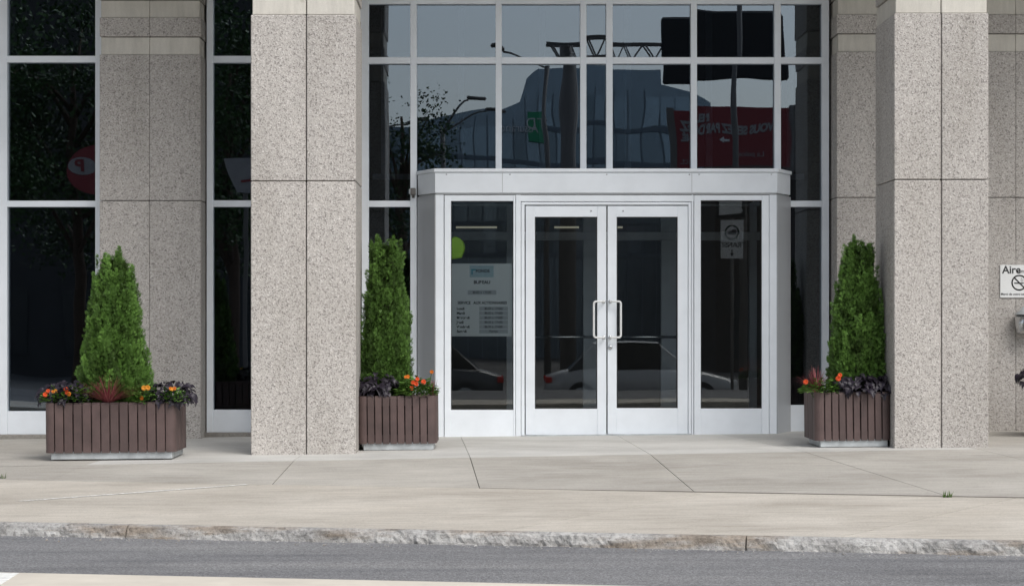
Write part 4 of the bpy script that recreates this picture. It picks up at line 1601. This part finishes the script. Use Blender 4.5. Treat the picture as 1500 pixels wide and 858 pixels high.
# route sign post
YS = -26
d = -CY - .9 - YS - .0
sxp = PX(1073, d)
rs = empty('route_sign', (sxp, YS, GZ))
tag(rs, 'white truck route sign on a post, mirrored in the right sidelight', 'sign')
q = lambda y: PZ(y, d) - GZ
u = d / F
tube('post', [(0, 0, 0), (0, 0, q(285))], .035, 'grey_metal', rs, 8)
box('route_plate', -16 * u, 16 * u, .04, .055, q(378), q(323), 'sign_white', rs, .004)
bm = bmesh.new()
n = 28
vi = [(bm.verts.new((10 * u * math.cos(2 * math.pi * k / n), .058, q(340) + 10.5 * u * math.sin(2 * math.pi * k / n))), bm.verts.new((8 * u * math.cos(2 * math.pi * k / n), .058, q(340) + 8.5 * u * math.sin(2 * math.pi * k / n)))) for k in range(n)]
for k in range(n):
    bm.faces.new((vi[k][0], vi[(k + 1) % n][0], vi[(k + 1) % n][1], vi[k][1]))
bmesh.ops.solidify(bm, geom=bm.faces[:], thickness=.002)
from_bm('green_ring', bm, 'green_print', rs)
prism_xz('truck_symbol', [(-6 * u, q(343)), (6 * u, q(343)), (6 * u, q(336)), (0, q(336)), (0, q(338)), (-4 * u, q(338)), (-6 * u, q(340))], .057, .06, 'black_print', rs)
text('lettering', 'TRANSIT', 9.5 * u * 1.05, (0, .058, q(358)), 'black_print', rs, (R(90), 0, R(180)), depth=.001, weight=.002)
prism_xz('arrow', [(-.8 * u, q(365)), (.8 * u, q(365)), (.8 * u, q(370)), (3 * u, q(370)), (0, q(375)), (-3 * u, q(370)), (-.8 * u, q(370))], .057, .06, 'black_print', rs)
box('upper_plate', -24 * u, 18 * u, .04, .055, q(320), q(280), 'sign_back', rs, .004)
prism_xz('road_shield', [(-19 * u, q(316)), (12 * u, q(314)), (15 * u, q(310)), (13 * u, q(305)), (15 * u, q(284)), (-19 * u, q(284))], .057, .062, 'sign_white', rs)

# red oval sign and white van panel at the left
YO = -25.5
x, z = VM(143, 280, YO)
osn = empty('shop_sign', (x, YO, GZ))
tag(osn, 'red shop sign with white oval and letter, mirrored in the left window', 'sign')
k_ = (-CY - YO) / F
q = lambda y: VM(0, y, YO)[1] - GZ
box('post', -.08, .08, -.08, .08, 0, q(300), 'grey_metal', osn)
pl = [(40 * k_ * math.cos(2 * math.pi * i / 28), q(245) + 36 * k_ * math.sin(2 * math.pi * i / 28)) for i in range(28)]
prism_xz('panel', pl, -.12, .12, 'red_face', osn)
pl = [(-21 * k_ + 17 * k_ * math.cos(2 * math.pi * i / 24), q(238) + 12 * k_ * math.sin(2 * math.pi * i / 24)) for i in range(24)]
prism_xz('oval', pl, .121, .14, 'letter_grey', osn)
text('lettering', 'P', 22 * k_, (-23 * k_, .15, q(238)), 'red_face', osn, (R(90), 0, R(180)), depth=.005, weight=.01)


x, z = VM(352, 280, YO)
wps = empty('parking_sign', (x, YO - .6, GZ))
tag(wps, 'white tilted sign panel with red strokes, mirrored in the narrow window', 'sign')
box('post', -.05, .05, -.12, -.04, 0, q(262), 'grey_metal', wps)
prism_xz('panel', [((a - 352) * k_, q(b)) for a, b in ((322, 226), (372, 226), (372, 276), (341, 274), (330, 250))], -.03, .02, 'letter_grey', wps)
prism_xz('stroke', [((a - 352) * k_, q(b)) for a, b in ((347, 258), (370, 254), (370, 257), (347, 261))], .021, .03, 'red_face', wps)
prism_xz('stroke', [((a - 352) * k_, q(b)) for a, b in ((362, 240), (365, 240), (366, 252), (363, 252))], .021, .03, 'red_face', wps)


# trees across the street
def tree(loc, H, cr, label, seed, n=5200, leaf=.16, cz=.68):
    n, leaf = int(n * 1.9), leaf * .68
    rn = random.Random(seed)
    t = empty('street_tree', loc)
    tag(t, label, 'tree', 'trees across the street')
    bm = bmesh.new()
    bm_tube(bm, [(0, 0, 0), (.08, 0, H * .3), (-.05, .1, H * .6), (0, 0, H * .9)], [.19, .15, .10, .03], 8)
    tips = []
    for k in range(15):
        a_ = rn.uniform(0, 6.28); z = H * rn.uniform(.3, .75)
        e = Vector((math.cos(a_) * cr * rn.uniform(.6, .95), math.sin(a_) * cr * rn.uniform(.6, .95), z + H * rn.uniform(.05, .25)))
        m_ = Vector((e.x * .45, e.y * .45, z + (e.z - z) * .6))
        bm_tube(bm, [(0, 0, z), m_, e], [.07, .045, .015], 5)
        tips += [e, m_.lerp(e, .6)]
    from_bm('trunk', bm, 'bark', t, True)
    for k in range(14):
        a_ = rn.uniform(0, 6.28); r_ = cr * rn.random() ** .5
        tips.append(Vector((math.cos(a_) * r_, math.sin(a_) * r_, H * rn.uniform(cz - .2, 1.0))))
    vs, fs, tn = [], [], []
    for k in range(n):
        c = tips[rn.randrange(len(tips))]
        P = c + Vector((rn.gauss(0, .42), rn.gauss(0, .42), rn.gauss(0, .30))) * cr * .5
        a = Vector((rn.uniform(-1, 1), rn.uniform(-1, 1), rn.uniform(-1, 1))).normalized()
        b = a.cross(Vector((rn.uniform(-1, 1), rn.uniform(-1, 1), rn.uniform(-1, 1)))).normalized()
        s = leaf * rn.uniform(.6, 1.2)
        b0 = len(vs)
        vs.extend((P - a * s * .5, P + b * s * .3, P + a * s * .5, P - b * s * .3))
        fs.append((b0, b0 + 1, b0 + 2, b0 + 3)); tn.append(rn.random())
    pyd('crown', vs, fs, 'broadleaf', t, tone=tn)


tree((VM(585, 0, -32)[0], -32, GZ), 8.0, 1.15, 'slim leafy tree mirrored in the left bay of the curtain wall', 41, 2600, .15)
tree((VM(335, 0, -30)[0], -30, GZ), 9.5, 2.2, 'dark leafy tree mirrored in the narrow window', 42, 8500, .2)
tree((VM(110, 0, -33)[0], -33, GZ), 10.5, 2.6, 'dark leafy tree mirrored in the leftmost window', 43, 9000, .2)
tree((VM(-90, 0, -29)[0], -29, GZ), 10.0, 2.6, 'dark leafy tree farther left, mirrored at the left edge', 44, 8000, .2)


# ------------------------------------------------------------------ cars across the street
def car(loc, heading, paint, label, L=4.5, Wd=1.76, Hh=1.44):
    t = empty('car', loc, (0, 0, heading))
    tag(t, label, 'car', 'cars on the far road')
    st = [(-.5, .42, .60, .80), (-.49, .30, .78, .90), (-.40, .24, .88, .97), (-.25, .22, .93, 1.0), (0, .22, .92, 1.0), (.2, .22, .90, 1.0), (.33, .22, .84, .98), (.45, .26, .72, .92), (.495, .34, .60, .82), (.505, .42, .52, .74)]
    vs, fs = [], []
    for (u, zb, ztp, wk) in st:
        w = Wd / 2 * wk
        for (yy, zz) in ((-.75, zb), (-.97, zb + .08), (-1, (zb + ztp) / 2), (-.96, ztp - .06), (-.84, ztp), (0, ztp + .02), (.84, ztp), (.96, ztp - .06), (1, (zb + ztp) / 2), (.97, zb + .08), (.75, zb)):
            vs.append((u * L, yy * w, zz))
    n = 11
    for i in range(len(st) - 1):
        for j in range(n):
            fs.append((i * n + j, i * n + (j + 1) % n, (i + 1) * n + (j + 1) % n, (i + 1) * n + j))
    fs.append(tuple(range(n))[::-1]); fs.append(tuple((len(st) - 1) * n + j for j in range(n)))
    pyd('body', vs, fs, paint, t, True)
    gh = [(-.38, .90, .78, .90), (-.24, Hh, .66, .74), (-.05, Hh + .02, .68, .76), (.10, Hh, .66, .74), (.27, .89, .78, .90)]
    vs, fs = [], []
    for (u, zt_, wt, wb) in gh:
        vs += [(u * L, -Wd / 2 * wb, .88), (u * L, -Wd / 2 * wt, zt_ - .04), (u * L, -Wd / 2 * (wt - .1), zt_), (u * L, Wd / 2 * (wt - .1), zt_), (u * L, Wd / 2 * wt, zt_ - .04), (u * L, Wd / 2 * wb, .88)]
    for i in range(4):
        for j in range(5):
            fs.append((i * 6 + j, i * 6 + j + 1, (i + 1) * 6 + j + 1, (i + 1) * 6 + j))
    pyd('windows', vs, fs, 'car_glass', t)
    vs, fs = [], []
    for (u, zt_, wt, wb) in gh[1:4]:
        vs += [(u * L, -Wd / 2 * (wt - .02), zt_ + .0), (u * L, 0, zt_ + .035), (u * L, Wd / 2 * (wt - .02), zt_ + .0)]
    for i in range(2):
        for j in range(2):
            fs.append((i * 3 + j, i * 3 + j + 1, (i + 1) * 3 + j + 1, (i + 1) * 3 + j))
    pyd('roof', vs, fs, paint, t, True)
    for u in (-.31, .31):
        for s in (-1, 1):
            bm = bmesh.new()
            bm_lathe(bm, [(.2, -.1), (.30, -.1), (.325, -.07), (.325, .07), (.30, .1), (.2, .1)], 20)
            bmesh.ops.rotate(bm, verts=bm.verts, matrix=Matrix.Rotation(R(90), 3, 'X'))
            bmesh.ops.translate(bm, verts=bm.verts, vec=(u * L, s * (Wd / 2 - .10), .325))
            wh = from_bm('wheel', bm, 'tyre', t, True)
            bm = bmesh.new()
            bm_lathe(bm, [(.2, 0), (.19, .012), (.05, .02)], 14)
            bmesh.ops.rotate(bm, verts=bm.verts, matrix=Matrix.Rotation(R(90) * s * -1, 3, 'X'))
            bmesh.ops.translate(bm, verts=bm.verts, vec=(u * L, s * (Wd / 2 + .001), .325))
            from_bm('rim', bm, 'galvanised', wh, True)
    for s in (-1, 1):
        box('tail_light', -.5 * L - .01, -.47 * L, s * Wd * .40 - .16, s * Wd * .40 + .12, .62, .76, 'tail_red', t, .02)
        box('headlight', .48 * L, .505 * L, s * Wd * .34 - .16, s * Wd * .34 + .14, .56, .68, 'sign_white', t, .02)
    return t


car((-1.95, -29.0, -.92), math.pi, 'car_dark', 'dark sedan mirrored in the left sidelight')
car((3.4, -28.6, -.92), 0.0, 'car_silver', 'silver car mirrored in the glazed doors', 4.3, 1.74, 1.5)


# ------------------------------------------------------------------ grit lying in the gutter
rn = random.Random(77)
vs, fs = [], []
for k in range(900):
    sx = rn.uniform(-6, 11)
    c = kerb_point(sx) + knor * (.11 + abs(rn.gauss(0, .10)))
    r_ = rn.uniform(.002, .007) * (1.8 if rn.random() < .05 else 1)
    z = road_z(c.x)
    b0 = len(vs)
    for (dx, dy, dz) in ((1, 0, .3), (-.6, .8, .3), (-.6, -.8, .3), (.1, .1, 1.1), (0, 0, -.1)):
        vs.append((c.x + dx * r_ * rn.uniform(.7, 1.3), c.y + dy * r_ * rn.uniform(.7, 1.3), z + dz * r_))
    fs += [(b0, b0 + 1, b0 + 3), (b0 + 1, b0 + 2, b0 + 3), (b0 + 2, b0, b0 + 3), (b0 + 1, b0, b0 + 4), (b0 + 2, b0 + 1, b0 + 4), (b0, b0 + 2, b0 + 4)]
tag(pyd('gutter_grit', vs, fs, 'kerb'), 'fine pale grit scattered along the foot of the kerb', 'grit', kind='stuff')
